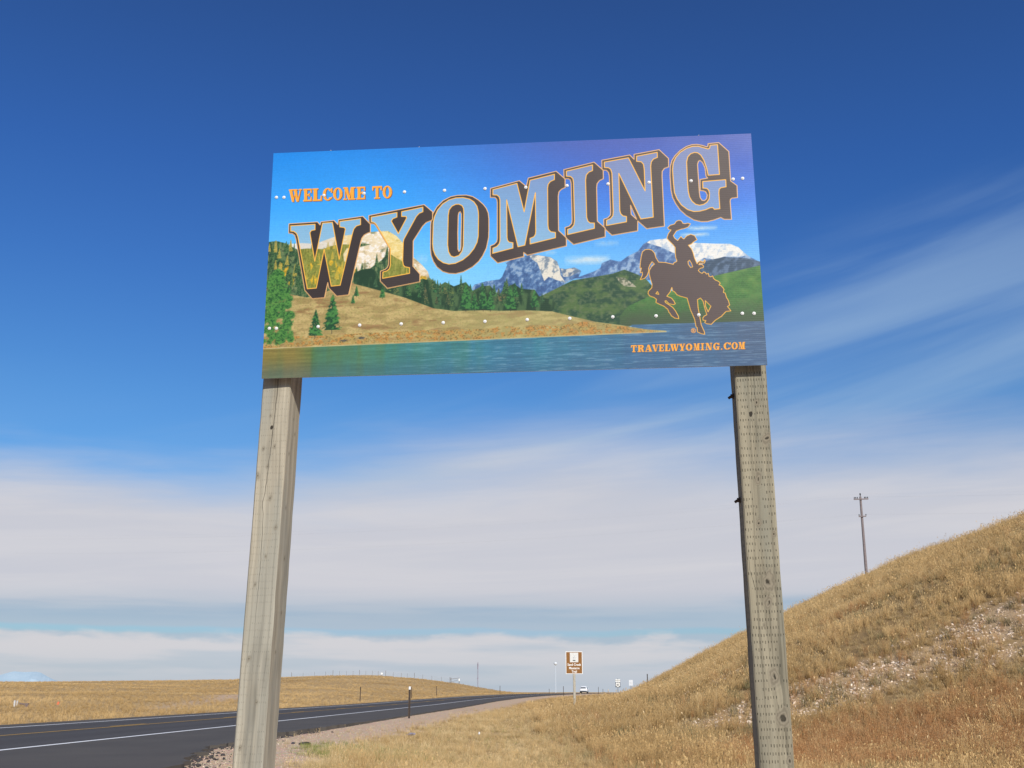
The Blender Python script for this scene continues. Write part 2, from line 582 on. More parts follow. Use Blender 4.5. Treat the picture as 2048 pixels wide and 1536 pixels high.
def paint_material(name, col):
    m, b, bs = new_mat(name, col, .7, 0, .3)
    pos = b.n('ShaderNodeNewGeometry').outputs['Position']
    n = b.noise(pos, 3.0, 6, .7)
    b.put(bs.inputs['Base Color'], b.mix(b.mr(n, .58, .78, 0, .6), col, tuple(c * .35 for c in col)))
    return m


YS = np.concatenate([np.linspace(-80, 10, 30), np.arange(10.3, 60, .3), np.arange(60, 480, 2.0), np.linspace(480, 900, 30)])
road = tag(strip('road', -18.55, edge_l, YS, .0, road_material(), True), 'two lane dark asphalt highway curving right over a crest', None, None, 'structure')
M_WHITE = paint_material('road_paint_white', (.86, .85, .82))
M_YELL = paint_material('road_paint_yellow', (.62, .36, .05))
YL = np.concatenate([np.linspace(-80, 60, 60), np.arange(62, 480, 2.0)])
strip('edge_line', -10.61, -10.45, YL, .004, M_WHITE).parent = road
strip('edge_line', -17.10, -16.94, YL, .004, M_WHITE).parent = road
strip('centre_line', -14.08, -13.97, YL, .004, M_YELL).parent = road
for k, y0 in enumerate(np.arange(-49.6, 300, 12.2)):
    strip('dashed_line', -14.34, -14.23, np.linspace(y0, y0 + 3.05, 4), .004, M_YELL).parent = road
ART={
'W':dict(o="816 6580 2018 6505 2134 6786 2168 6506 2712 6425 2884 6816 2908 6384 3923 6148 4212 6808 4247 6867 4257 7597 4141 7683 4000 7840 3917 8074 3872 8377 3431 13079 2942 13165 2601 12423 2551 11955 2441 13257 1930 13315 1611 12563 1146 8003 1085 7633 989 7474 825 7416",f="894 6773 1922 6712 1932 7209 1775 7265 1721 7457 1761 7881 1975 10015 2236 6636 2652 6601 2990 9923 3206 7263 3164 7108 2966 7031 2958 6540 3829 6355 3837 6891 3661 7006 3560 7262 3513 7623 3068 12210 2701 12266 2347 8987 2082 12388 1712 12428 1220 7784 1153 7470 1038 7292 905 7253",fi=None,h=[]),
'Y':dict(o="4171 6100 6477 5298 6833 5975 6837 6594 6812 6732 6579 6910 6426 7234 6047 8514 6053 10750 6341 11455 6346 12137 5018 12616 4720 11969 4717 11094 4909 10943 4997 10784 5034 10567 5056 9078 4471 7025 4404 6879 4260 6828 4193 6722",f="4273 6249 5347 5912 5351 6335 5183 6463 5120 6683 5424 7826 5756 6452 5729 6309 5546 6295 5542 5860 6426 5520 6429 5943 6274 6071 6159 6343 5657 8346 5634 8622 5624 10280 5653 10612 5719 10781 5913 10877 5917 11370 4815 11730 4821 11183 4988 11086 5089 10901 5124 10574 5108 9137 4524 7029 4456 6827 4376 6725 4279 6684",fi=None,h=[]),
'O':dict(o="6762 7148 6785 6702 6847 6145 7012 5539 7270 4995 7581 4670 7867 4569 8231 4576 8491 4728 8725 5058 8932 5470 9061 5846 9139 6273 9164 6778 9164 7781 9153 8446 9061 9377 8907 10053 8754 10507 8500 10981 8118 11390 7812 11532 7531 11485 7275 11303 7042 10904 6885 10372 6792 9815 6762 9206",f="8089 4791 8362 4944 8544 5213 8674 5618 8726 6071 8739 6465 8727 8302 8676 8852 8549 9394 8345 9929 8090 10349 7784 10629 7528 10681 7297 10539 7090 10222 6959 9827 6879 9380 6850 8825 6865 6932 6914 6432 7040 5823 7245 5304 7504 4958 7790 4800",fi="7921 5376 8052 5511 8117 5769 8131 6136 8112 9141 8062 9578 7935 9954 7731 10076 7602 9957 7511 9592 7469 8982 7484 6365 7521 5862 7636 5533 7792 5377",h=["7975 6056 8028 6240 8034 6801 8015 9244 7985 9517 7934 9596 7895 9400 7883 7904 7899 6398 7924 6147"]),
'M':dict(o="9238 4054 10432 3457 10719 4009 10806 3250 11963 2724 12284 3377 12322 3494 12320 4229 12160 4385 12060 4602 12026 4993 12012 8057 12319 8715 12317 9429 10728 10132 10582 9875 10580 10230 9519 10727 9226 10104 9227 9197 9381 9071 9483 8858 9509 8584 9514 5349 9496 5065 9424 4890 9230 4863",f="9334 4176 10333 3693 10619 6280 10877 3455 11888 3002 11884 3485 11715 3640 11623 3887 11595 4224 11583 7526 11606 7915 11693 8143 11884 8213 11880 8682 10847 9153 10845 8658 11003 8532 11068 8316 11083 8041 11090 4605 10630 9247 10350 9364 9902 5155 9906 8503 9931 8781 9994 8924 10147 8991 10145 9458 9316 9863 9329 9397 9483 9271 9585 9031 9619 8758 9625 5132 9592 4848 9502 4682 9334 4657",fi=None,h=[]),
'I':dict(o="12279 2609 13535 2036 13843 2689 13898 2807 13893 3572 13732 3728 13631 4001 13608 4338 13594 7352 13902 7983 13892 8753 12609 9325 12286 8685 12282 7802 12448 7704 12552 7463 12573 7160 12570 3911 12540 3569 12451 3448 12284 3434",f="12380 2761 13468 2286 13461 2798 13306 2926 13200 3172 13164 3623 13167 6985 13214 7322 13301 7483 13473 7508 13467 7977 12377 8444 12382 7976 12535 7877 12639 7609 12668 7278 12666 3806 12644 3465 12556 3259 12381 3215",fi=None,h=[]),
'N':dict(o="13854 1893 15009 1510 15181 1925 15189 1469 16221 1134 16587 1965 16578 2730 16402 2856 16308 3102 16291 3552 16290 8004 15576 8169 15229 7464 15209 8332 14171 8637 13852 7979 13858 7206 14029 7081 14134 6840 14146 6564 14141 3367 14113 3025 14026 2819 13852 2786",f="13954 2073 14953 1762 15576 4812 15580 2926 15556 2413 15471 2179 15280 2116 15289 1650 16139 1372 16137 1839 15974 1967 15880 2215 15847 2609 15860 7172 15353 7297 14534 3146 14520 6483 14553 6763 14639 6964 14782 7030 14774 7500 13956 7767 13968 7298 14129 7172 14234 6904 14253 6517 14253 3094 14207 2749 14119 2600 13953 2568",fi=None,h=["14963 6046 15189 7312 14974 6863"]),
'G':dict(o="16648 2680 16723 2176 16860 1733 17074 1297 17337 950 17570 800 17775 790 17976 894 18176 1055 18215 1001 18234 763 18668 711 19051 1561 19047 4210 19291 4650 19280 5706 19059 5743 18993 5848 18976 6013 18985 7613 18694 7590 18562 7414 18282 7612 18029 7729 17780 7726 17484 7549 17193 7140 16953 6623 16790 6056 16676 5490 16627 4816 16617 3524",f="18306 924 18612 895 18615 3595 18160 3629 18114 2978 18018 2234 17903 1770 17781 1560 17655 1520 17500 1620 17379 1893 17317 2342 17307 3865 17319 4986 17357 5491 17448 5888 17592 6177 17741 6272 17918 6203 18048 6020 18144 5723 18169 5224 18139 4943 18067 4798 17917 4757 17924 4170 18854 4082 18849 4724 18633 4790 18567 4923 18545 5256 18546 6642 18332 6680 18261 6508 18160 6528 17981 6679 17728 6796 17502 6806 17255 6620 17014 6185 16850 5616 16761 5051 16741 4266 16730 3026 16769 2407 16881 1906 17070 1467 17333 1121 17592 956 17821 965 18046 1128 18221 1258 18288 1150",fi=None,h=["17865 2266 17962 2456 18050 2972 18070 3706 18128 3879 17823 3976 17803 4971 17923 4992 18021 5101 18077 5384 18043 5715 17951 5874 17852 5838 17783 5582 17764 5135 17756 3115 17755 2607 17800 2328"]),
'horse':dict(o="16418 8152 16523 7940 16700 7844 16781 7603 16883 7529 16982 7591 17039 7816 17126 7850 17227 7803 17338 7867 17245 8134 17092 8259 16915 8338 16762 8453 16628 8853 16673 9075 16793 9302 16860 9116 16933 8958 16985 9098 17045 9185 17164 8921 17329 8797 17476 8918 17566 9279 17412 9485 17334 9642 17207 9741 17324 10049 17378 10378 17428 10868 17515 11359 17556 11227 17645 11126 17741 11225 17797 11175 17821 11015 17848 11141 17801 11326 17702 11329 17616 11312 17582 11455 17699 11437 17758 11548 17754 11699 17654 11745 17578 11847 17550 11952 17620 12118 17692 12203 17757 12074 17817 12132 17863 12269 17938 12221 17957 12463 18017 12520 18105 12446 18125 12635 18194 12799 18314 12914 18383 13079 18330 13235 18402 13293 18471 13457 18516 13619 18484 13882 18556 13939 18594 14312 18660 14580 18699 14951 18610 15077 18666 15238 18733 15452 18537 15492 18356 15873 18104 16197 17937 16526 17756 16462 17686 16353 17738 16200 17629 16167 17622 15983 17674 15830 17787 15706 17737 15309 17670 14567 17578 14297 17453 14421 17461 15081 17504 15819 17547 16554 17654 17133 17661 17341 17528 17281 17386 17117 17383 16778 17337 16645 17302 16068 17151 15218 17051 14262 16785 14085 16664 13971 16572 13699 16499 13614 16469 13319 16399 13687 16256 14049 16437 14220 16530 14491 16574 14706 16499 14780 16329 14690 16216 14418 16173 14457 16195 14586 16303 14741 16469 15016 16561 15285 16673 15765 16681 15976 16523 15913 16393 15695 16360 15535 16313 15427 16269 15161 16127 14888 15959 14718 15814 14550 15844 14287 15749 14121 15578 13977 15520 13787 15537 13575 15678 13292 15696 13000 15643 12568 15601 12136 15607 11814 15700 11497 15824 11264 15734 11057 15641 11331 15587 11597 15581 11866 15512 12237 15409 12471 15233 12566 15327 12170 15331 11929 15243 11976 15301 11577 15238 11572 15274 10981 15314 10550 15364 10174 15479 9993 15630 9966 15753 10067 15848 10319 15890 10701 15994 11114 16255 11160 16574 11345 16601 11212 16715 11112 16718 10978 16685 10813 16671 10325 16680 9892 16610 9669 16420 9219 16369 9051 16432 8674 16551 8354 16465 8293",h=["17226 11042 17294 11289 17336 11615 17248 11662 17168 11388 17161 11145","17757 14520 17964 15008 17842 15473 17757 14995","15894 13626 15946 13869 15829 13808"]),
}
LAND={
'mtn':"856 8400 1399 8363 1981 8484 2337 8203 2837 7855 3270 7810 3845 7669 4420 7559 4995 7557 5360 8048 5653 8761 6019 9857 6453 10723 6669 11268 6758 11876 6607 12616 5765 13157 3630 12411 761 12063",
'forest':"-352 8154 13 8150 302 8079 708 8311 970 8640 1230 8921 1627 8858 2280 8969 2636 8718 2994 8591 3644 8671 3858 8595 4291 8689 3863 8872 3289 8982 3153 9494 3200 10108 3530 10589 3752 11061 4249 10868 4739 10144 5017 9478 5344 9960 5740 10445 6104 11529 6532 12011 6743 11800 7100 12500 7316 13559 6900 14422 5768 13455 4771 12790 3626 12185 2567 12790 1719 13259 924 12905 -221 13054",
'conif':"3611 11202 3892 10919 4319 10798 4537 11116 4766 12339 5336 12604 5754 11957 6180 12061 6461 11855 6815 12106 7100 12575 7380 12220 7733 12618 8224 12278 8505 13044 8855 12695 9205 12645 9553 13561 9903 12544 9895 12841 10175 12563 10452 13028 11007 13140 11211 13820 11694 14000 11897 14455 11686 15028 10652 14873 9613 14850 8925 14761 7741 14743 6900 14452 5768 13485 4772 12820 3625 12110",
'meadow':"-227 12827 922 12830 1718 13184 2565 12670 3623 11989 4771 12760 5768 13425 6900 14392 7741 14669 8925 14702 9613 14791 10652 14814 11686 15028 12506 15520 13390 16014 14407 16368 15418 16793 16159 16939 16190 17056 15410 17224 13715 17221 11668 17284 9608 17304 7889 17447 5457 17490 3426 17442 1949 17500 -102 17525",
'brush':"-126 16640 1221 16501 2988 16462 5095 16371 6493 16311 7885 16324 9271 16338 9610 16140 10300 16256 10990 16153 12019 16291 12912 15983 13457 16090 14406 16440 15418 16793 15955 16970 15411 17152 13716 17135 11669 17140 9609 17159 7889 17302 5455 17344 3425 17325 1947 17383 -104 17467",
'square':"8470 12818 8575 12527 9065 12262 9590 12149 9695 11932 9908 10897 9831 10741 10183 10314 10955 10069 11653 10346 11928 10742 12028 11349 12270 11441 12619 11317 12893 11635 12783 12149 12399 12494 11908 13128 11349 13829 10448 14064 9614 14009 8576 13346",
'squaresnow':"10814 10179 11025 10104 11652 10361 11928 10772 12027 11379 12057 11949 12259 12633 11915 12386 11570 12064 11394 12424 11260 11594 11125 10834 10883 10440",
'squaresnow2':"12062 11382 12270 11456 12618 11332 12879 11649 12682 11844 12402 12122 12160 12105",
'massif':"12608 12285 13376 11744 13656 11466 13731 11023 14081 10749 14355 10918 14493 10929 14777 10500 15199 10081 15417 9496 15629 9241 16323 9113 17483 9577 18303 9714 18849 9755 19181 10079 19567 10852 20056 11480 20028 12363 17198 12901 14470 12416",
'msnow':"15557 9386 15699 9186 16323 9083 17484 9547 18303 9684 18850 9725 19182 10049 19501 10773 19157 10896 18615 10812 18199 11049 17794 10871 17510 11296 17114 10672 16572 10333 16169 9854",
'ridge':"17567 11745 17924 11103 18613 10856 19427 10990 20092 11409 20067 12219 19252 12279 18228 12531 17534 13072 17065 12745",
'dgreen':"10864 13945 11351 13608 11909 13054 12538 12429 13509 12170 14132 11976 14620 11654 15162 12138 15497 12606 15822 13469 16489 14174 17342 15396 17313 16579 14882 16427 14336 16566 13457 16163 12506 15549 11685 15058 10652 14873 10654 14373",
'bgreen':"14351 15638 14706 14787 15468 14105 16501 13588 17327 13204 18231 12413 19261 11985 20222 11581 20189 16731 17111 16567 14882 16456 14405 16542",
'rockp':"14266 12253 14609 12351 14943 12892 15075 13197 14597 13090 14397 12707",
}
BOLTS_P="231 4129 552 4156 2252 4114 3943 4071 5648 4077 7323 4081 9010 4063 10698 4092 12399 4078 14080 4062 15752 4069 17456 4080 19152 4068 19535 4034 219 15766 508 15784 2226 15741 3925 15719 5615 15719 7317 15719 8999 15720 10692 15679 12387 15681 14092 15663 15797 15688 17472 15712 19169 15695 19625 15725"
ASPEN_P="565 10529 819 10852 1027 11779 737 11075 4223 11623 2811 10461 3033 10858 3644 11053 2663 10222 6427 12079 3796 11669 6532 11936 1805 10465 1973 11693"
PINES_P="2749 13028 2820 16157 2082 14256 2128 16557 3742 12299 3755 13201 3612 13086 3623 13835 4824 12418 4815 13436 8259 12356 8194 14654 8925 12775 8925 14702 9204 13092 9238 14752 8576 13272 8577 14709 10210 12491 10206 13753 11007 13140 10998 14690 10035 12702 10029 14774"
BIGTREE_P="479 10828 24 16944 1126 17011"
CLOUDS_P="12206 10882 14084 10569 17169 8318 18425 8219 16880 8854 18087 8796 13441 9378 14450 9273 11445 10029 11935 9915 6164 10172 6661 10132"
WEL_P="737 3425 5111 3438 5123 4591 764 4586"
URL_P="14767 18075 19203 18056 19185 18648 14757 18645"
REG_P="17231 17003 17316 17008"
WATER_P="-102 17525 16190 17056 14816 16336 20194 16588"

# ------------------------------------------------------------------ printed face of the welcome sign, drawn here with numpy
def dec(s):
    return np.array([int(t) for t in s.split()], float).reshape(-1, 2) / 20000


TW, TH = 1536, 760


class Canvas:
    def __init__(s, w, h):
        s.w, s.h = w, h
        s.img = np.zeros((h, w, 3))
        s.rng = np.random.default_rng(5)

    def mask(s, polys, ss=4):
        """anti-aliased even-odd fill of a list of polygons (pixel coordinates)"""
        m = np.zeros((s.h, s.w + 2))
        y0 = max(0, int(min(p[:, 1].min() for p in polys)) - 1); y1 = min(s.h, int(max(p[:, 1].max() for p in polys)) + 2)
        for iy in range(y0 * ss, y1 * ss):
            y = (iy + .5) / ss
            xs = []
            for p in polys:
                q = np.roll(p, -1, 0)
                k = (p[:, 1] <= y) != (q[:, 1] <= y)
                if k.any():
                    a, c = p[k], q[k]
                    xs.extend(a[:, 0] + (y - a[:, 1]) * (c[:, 0] - a[:, 0]) / (c[:, 1] - a[:, 1]))
            xs = np.clip(np.sort(np.array(xs)), 0, s.w)
            row = m[iy // ss]
            for a, c in zip(xs[0::2], xs[1::2]):
                ia, ic = int(a), int(c)
                if ia == ic:
                    row[ia] += (c - a) / ss
                else:
                    row[ia] += (ia + 1 - a) / ss
                    row[ia + 1:ic] += 1 / ss
                    row[ic] += (c - ic) / ss
        return np.clip(m[:, :s.w], 0, 1)

    def line(s, p, w, closed=True):
        q = np.roll(p, -1, 0) if closed else p[1:]
        pp = p if closed else p[:-1]
        m = np.zeros((s.h, s.w))
        for a, c in zip(pp, q):
            x0 = max(0, int(min(a[0], c[0]) - w - 2)); x1 = min(s.w, int(max(a[0], c[0]) + w + 3))
            y0 = max(0, int(min(a[1], c[1]) - w - 2)); y1 = min(s.h, int(max(a[1], c[1]) + w + 3))
            if x1 <= x0 or y1 <= y0:
                continue
            gx, gy = np.meshgrid(np.arange(x0, x1) + .5, np.arange(y0, y1) + .5)
            d = c - a; L = max(d @ d, 1e-9)
            t = np.clip(((gx - a[0]) * d[0] + (gy - a[1]) * d[1]) / L, 0, 1)
            dist = np.hypot(gx - a[0] - t * d[0], gy - a[1] - t * d[1])
            m[y0:y1, x0:x1] = np.maximum(m[y0:y1, x0:x1], np.clip(w / 2 + .5 - dist, 0, 1))
        return m

    def paint(s, m, col, a=1.0):
        col = np.asarray(col, float)
        s.img += (m * a)[..., None] * (col - s.img)

    def nz(s, cx, cy, seed, oct=4):
        gx, gy = np.meshgrid(np.arange(s.w) / cx, np.arange(s.h) / cy)
        return fbm(gx, gy, seed, oct)

    def stamp(s, x0, y0, x1, y1, fn):
        """fn(u, v) -> (mask, colour) on a local window with u, v in 0..1"""
        xa, xb, ya, yb = max(0, int(x0)), min(s.w, int(x1) + 1), max(0, int(y0)), min(s.h, int(y1) + 1)
        if xb <= xa or yb <= ya:
            return
        gx, gy = np.meshgrid((np.arange(xa, xb) + .5 - x0) / (x1 - x0), (np.arange(ya, yb) + .5 - y0) / (y1 - y0))
        m, c = fn(gx, gy)
        s.img[ya:yb, xa:xb] += m[..., None] * (c - s.img[ya:yb, xa:xb])


GLYPH = {
    'I': [[(.3, 0), (.7, 0), (.7, 1), (.3, 1)], [(.05, 0), (.95, 0), (.95, .12), (.05, .12)], [(.05, .88), (.95, .88), (.95, 1), (.05, 1)]],
    'T': [[(.36, 0), (.64, 0), (.64, 1), (.36, 1)], [(.2, 0), (.8, 0), (.8, .1), (.2, .1)], [(0, .86), (1, .86), (1, 1), (0, 1)], [(0, .66), (.12, .66), (.16, .9), (0, .9)], [(.84, .9), (.88, .66), (1, .66), (1, .9)]],
    'E': [[(.12, 0), (.45, 0), (.45, 1), (.12, 1)], [(0, .88), (.97, .88), (.97, 1), (0, 1)], [(0, 0), (.97, 0), (.97, .12), (0, .12)], [(.4, .45), (.72, .45), (.72, .57), (.4, .57)], [(.64, .36), (.74, .36), (.74, .66), (.64, .66)], [(.84, .66), (.97, .66), (.97, .9), (.8, .9)], [(.8, .1), (.97, .1), (.97, .36), (.86, .36)]],
    'L': [[(.12, 0), (.47, 0), (.47, 1), (.12, 1)], [(0, .9), (.62, .9), (.62, 1), (0, 1)], [(0, 0), (.97, 0), (.97, .12), (0, .12)], [(.8, .1), (.97, .1), (.97, .42), (.86, .42)]],
    'A': [[(.38, 1), (.62, 1), (.95, .08), (.62, .08)], [(.38, 1), (.5, 1), (.2, .08), (.1, .08)], [(.22, .3), (.72, .3), (.72, .4), (.22, .4)], [(0, 0), (.36, 0), (.36, .1), (0, .1)], [(.5, 0), (1, 0), (1, .1), (.5, .1)]],
    'V': [[(.05, .92), (.4, .92), (.62, 0), (.42, 0)], [(.8, .92), (.9, .92), (.62, 0), (.52, 0)], [(0, .9), (.5, .9), (.5, 1), (0, 1)], [(.64, .9), (1, .9), (1, 1), (.64, 1)]],
    'W': [[(.03, .92), (.26, .92), (.4, 0), (.24, 0)], [(.38, .92), (.6, .92), (.74, 0), (.58, 0)], [(.42, .6), (.5, .7), (.36, 0), (.28, 0)], [(.84, .92), (.93, .92), (.74, 0), (.64, 0)], [(0, .9), (.36, .9), (.36, 1), (0, 1)], [(.36, .9), (.66, .9), (.66, 1), (.36, 1)], [(.74, .9), (1, .9), (1, 1), (.74, 1)]],
    'Y': [[(.04, .92), (.4, .92), (.66, .4), (.36, .4)], [(.78, .92), (.9, .92), (.66, .4), (.5, .4)], [(.34, 0), (.66, 0), (.66, .45), (.34, .45)], [(.18, 0), (.82, 0), (.82, .1), (.18, .1)], [(0, .9), (.5, .9), (.5, 1), (0, 1)], [(.62, .9), (1, .9), (1, 1), (.62, 1)]],
    'M': [[(.12, .08), (.2, .08), (.2, .92), (.12, .92)], [(.62, .06), (.88, .06), (.88, .94), (.62, .94)], [(.1, 1), (.36, 1), (.56, .0), (.42, .0)], [(.62, 1), (.72, 1), (.52, .0), (.44, .0)], [(0, .9), (.3, .9), (.3, 1), (0, 1)], [(.64, .9), (1, .9), (1, 1), (.64, 1)], [(0, 0), (.32, 0), (.32, .1), (0, .1)], [(.52, 0), (1, 0), (1, .1), (.52, .1)]],
    'N': [[(.12, .08), (.22, .08), (.22, .92), (.12, .92)], [(.76, 0), (.86, 0), (.86, .92), (.76, .92)], [(.08, 1), (.4, 1), (.86, 0), (.62, 0)], [(0, .9), (.36, .9), (.36, 1), (0, 1)], [(.62, .9), (1, .9), (1, 1), (.62, 1)], [(0, 0), (.36, 0), (.36, .1), (0, .1)]],
    'R': [[(.12, 0), (.42, 0), (.42, 1), (.12, 1)], [(0, .9), (.6, .9), (.6, 1), (0, 1)], [(0, 0), (.52, 0), (.52, .1), (0, .1)], [(.4, .9), (.6, 1), (.82, .95), (.92, .78), (.86, .6), (.7, .5), (.4, .48), (.4, .58), (.58, .6), (.62, .74), (.56, .88), (.4, .9)], [(.45, .5), (.7, .52), (.84, .4), (.86, .16), (.98, .12), (.98, .03), (.8, 0), (.62, .06), (.58, .36), (.45, .42)]],
    '.': [[(.1, 0), (.9, 0), (.9, .16), (.1, .16)]],
}


def ring(a0, a1, n=28, ox=.5, oy=.5, rx=.5, ry=.5, tx=.30, ty=.10):
    t = np.radians(np.linspace(a0, a1, n))
    o = [(ox + rx * math.cos(a), oy + ry * math.sin(a)) for a in t]
    i = [(ox + (rx - tx) * math.cos(a), oy + (ry - ty) * math.sin(a)) for a in t[::-1]]
    return o + i


GLYPH['O'] = [ring(0, 180), ring(180, 360)]
GLYPH['C'] = [ring(35, 325), [(.82, .62), (.98, .62), (.98, 1), (.88, 1), (.8, .86)], [(.8, .2), (.98, .36), (.9, .1)]]
GLYPH['G'] = [ring(35, 330), [(.82, .64), (.96, .64), (.96, 1), (.88, 1), (.8, .86)], [(.5, .36), (1, .36), (1, .47), (.5, .47)], [(.64, 0.02), (.92, 0.02), (.92, .4), (.64, .4)]]


def text_polys(txt, spans, quad):
    """place glyphs in a sheared box; spans are (start, end) fractions of the box width"""
    tl, tr, br, bl = quad
    out = []
    for ch, (a, c) in zip(txt, spans):
        for pol in GLYPH[ch]:
            P = []
            for gx, gy in pol:
                s_ = a + (c - a) * gx
                t0 = tl + (tr - tl) * s_; b0 = bl + (br - bl) * s_
                P.append(b0 + (t0 - b0) * gy)
            out.append(np.array(P))
    return out


def make_print():
    cv = Canvas(TW, TH)
    S = np.array([TW, TH], float)
    gx, gy = np.meshgrid((np.arange(TW) + .5) / TW, (np.arange(TH) + .5) / TH)
    land = {k: dec(v) * S for k, v in LAND.items()}
    rng = cv.rng

    def g(stops, t):
        ps = [p for p, _ in stops]; cs = np.array([c for _, c in stops], float)
        return np.stack([np.interp(t, ps, cs[:, k]) for k in range(3)], -1)
    # sky of the printed photograph
    skyL = g([(0, (32, 132, 220)), (.25, (56, 158, 238)), (.45, (94, 182, 243)), (.6, (122, 196, 239))], gy)
    skyR = g([(0, (68, 90, 168)), (.14, (60, 98, 188)), (.3, (58, 120, 214)), (.42, (68, 148, 226)), (.55, (100, 172, 232))], gy)
    w = sstep(.18, .80, gx + (.25 - gy) * .3)[..., None]
    cv.img = skyL * (1 - w) + skyR * w
    land_cover = np.zeros((TH, TW))

    def fill(key, col, cov=True, a=1.0):
        m = cv.mask([land[key]])
        cv.paint(m, col, a)
        if cov:
            np.maximum(land_cover, m, out=land_cover)
        return m
    # wisps of cloud
    cl = dec(CLOUDS_P) * S
    for k, (p, q, wd, al) in enumerate([(0, 1, 26, .8), (2, 3, 18, .75), (4, 5, 16, .75), (6, 7, 22, .35), (8, 9, 14, .35), (10, 11, 40, .3)]):
        a, c = cl[p], cl[q]

        def fn(u, v, a=a, c=c, al=al, k=k):
            n = fbm(u * 6 + k * 9, v * 3, 70 + k, 4)
            sl = (c[1] - a[1]) / max(c[0] - a[0], 1)
            m = np.clip((1 - np.abs(v - .5) * 2) * 1.5 * (n + .15), 0, 1) * np.sin(np.pi * np.clip(u, 0, 1)) ** .4
            return m * al, np.array([205, 215, 215.])
        n_ = 24
        for i in range(n_):
            pass
        y = (a[1] + c[1]) / 2; dy = abs(c[1] - a[1]) / 2 + wd / 2
        cv.stamp(a[0], y - dy, c[0], y + dy, fn)
    n1 = cv.nz(26, 18, 80, 5); n2 = cv.nz(8, 6, 81, 4); n3 = cv.nz(14, 40, 82, 4); n4 = cv.nz(3.2, 2.6, 83, 3)
    nd = fbm((gx * TW + gy * TH * .5) / 13, (gy * TH - gx * TW * .3) / 17, 84, 6, .62)
    mixc = lambda a, c, t: np.asarray(a, float) + (np.asarray(c, float) - np.asarray(a, float)) * np.clip(t, 0, 1)[..., None]
    # pale bluff, upper left
    bl = mixc((222, 208, 176), (196, 172, 132), sstep(.35, .75, n1 * .6 + gy * .9 - .25))
    bl = mixc(bl, (232, 226, 214), sstep(.5, .62, n2) * sstep(.62, .5, gy))
    bl = mixc(bl, (120, 128, 96), sstep(.64, .74, n1) * .8)
    bl = mixc(bl, (214, 220, 220), sstep(.16, .08, gx + (n1 - .5) * .05) * .85)
    m_ = fill('mtn', bl, False)
    np.maximum(land_cover, m_ * sstep(.10, .22, gx), out=land_cover)
    # far massif and the square-topped peak
    ms = mixc((64, 94, 142), (104, 138, 180), sstep(.35, .65, nd))
    ms = mixc(ms, (178, 196, 212), sstep(.55, .70, nd) * .5)
    fill('massif', ms)
    fill('msnow', mixc((222, 222, 216), (168, 186, 204), sstep(.5, .66, nd) * .9))
    fill('square', mixc(mixc((56, 86, 132), (88, 124, 168), sstep(.35, .65, nd)), (172, 190, 206), sstep(.56, .70, nd) * .55))
    fill('squaresnow', mixc((214, 210, 196), (120, 136, 150), sstep(.48, .64, nd)))
    fill('squaresnow2', mixc((200, 198, 188), (96, 116, 140), sstep(.45, .6, nd)))
    fill('ridge', mixc((52, 74, 96), (88, 110, 136), sstep(.4, .7, nd)))
    # wooded slopes
    fill('dgreen', mixc(mixc((40, 72, 52), (78, 104, 60), sstep(.35, .7, n1)), (98, 112, 78), sstep(.5, .7, n2) * .6))
    bg = mixc((58, 104, 52), (104, 138, 70), sstep(.3, .75, n1 * .6 + (1 - gy) * .5))
    bg = mixc(bg, (74, 124, 60), sstep(.45, .62, n4) * .6)
    bg = mixc(bg, (66, 84, 60), sstep(.70, .82, gy + (n1 - .5) * .06))
    fill('bgreen', bg)
    fill('rockp', mixc((168, 164, 142), (90, 100, 78), sstep(.42, .6, n2)))
    # forest behind the first letters
    fo = mixc((44, 78, 50), (92, 116, 76), sstep(.35, .65, cv.nz(5, 26, 85, 4)))
    fo = mixc(fo, (128, 134, 92), sstep(.55, .7, cv.nz(3, 18, 86, 3)) * .7)
    fo = mixc(fo, (30, 52, 38), sstep(.56, .68, n2) * .6)
    mf = fill('forest', fo)
    asp = dec(ASPEN_P) * S

    def blob(c, r, ca, cb, seed, ys=1.4, al=.95):
        def fn(u, v):
            d = np.hypot(u - .5, v - .5) * 2
            n = fbm(u * 5 + seed * 3, v * 6, 90 + seed, 3)
            return np.clip((1.05 - d + (n - .5) * 1.1) * 3, 0, 1) * al, mixc(ca, cb, sstep(.35, .65, n))
        cv.stamp(c[0] - r, c[1] - r * ys, c[0] + r, c[1] + r * ys, fn)
    for k, c in enumerate(asp):
        blob(c, 8 + 5 * rng.random(), (226, 176, 48), (168, 138, 40), k)

    def conifer(x, yb, h, w_, ca, cb, seed, trunk=True):
        def fn(u, v):
            t = np.clip(v, 0, 1)
            n = fbm(u * 7 + seed, v * 14, 120 + seed % 40, 3)
            saw = .78 + .3 * ((v * 8.5 + .3 * np.sin(u * 9 + seed)) % 1.0)
            half = (.06 + .46 * t ** .85) * saw * (.7 + .6 * n)
            m = np.clip((half - np.abs(u - .5)) * 14, 0, 1) * (v < .97) * (n > .24)
            return m * .96, mixc(ca, cb, sstep(.4, .62, n + (u - .5) * .25))
        if trunk:
            cv.paint(cv.line(np.array([[x, yb - h * .3], [x, yb + h * .07]]), 1.6, False), (70, 62, 50))
        cv.stamp(x - w_, yb - h, x + w_, yb, fn)
    # individual trees of the forest edge, small and dense
    pts = land['forest']
    for k in range(330):
        x = rng.uniform(0, .37) * TW; y = rng.uniform(.44, .75) * TH
        if mf[min(TH - 1, int(y)), int(x)] > .5 and mf[min(TH - 1, int(y - 8)), int(x)] > .3:
            warm = rng.random() < .18
            conifer(x, y, rng.uniform(26, 46), rng.uniform(5, 9), (150, 140, 60) if warm else (36, 66, 44), (176, 160, 80) if warm else (84, 116, 70), k, False)
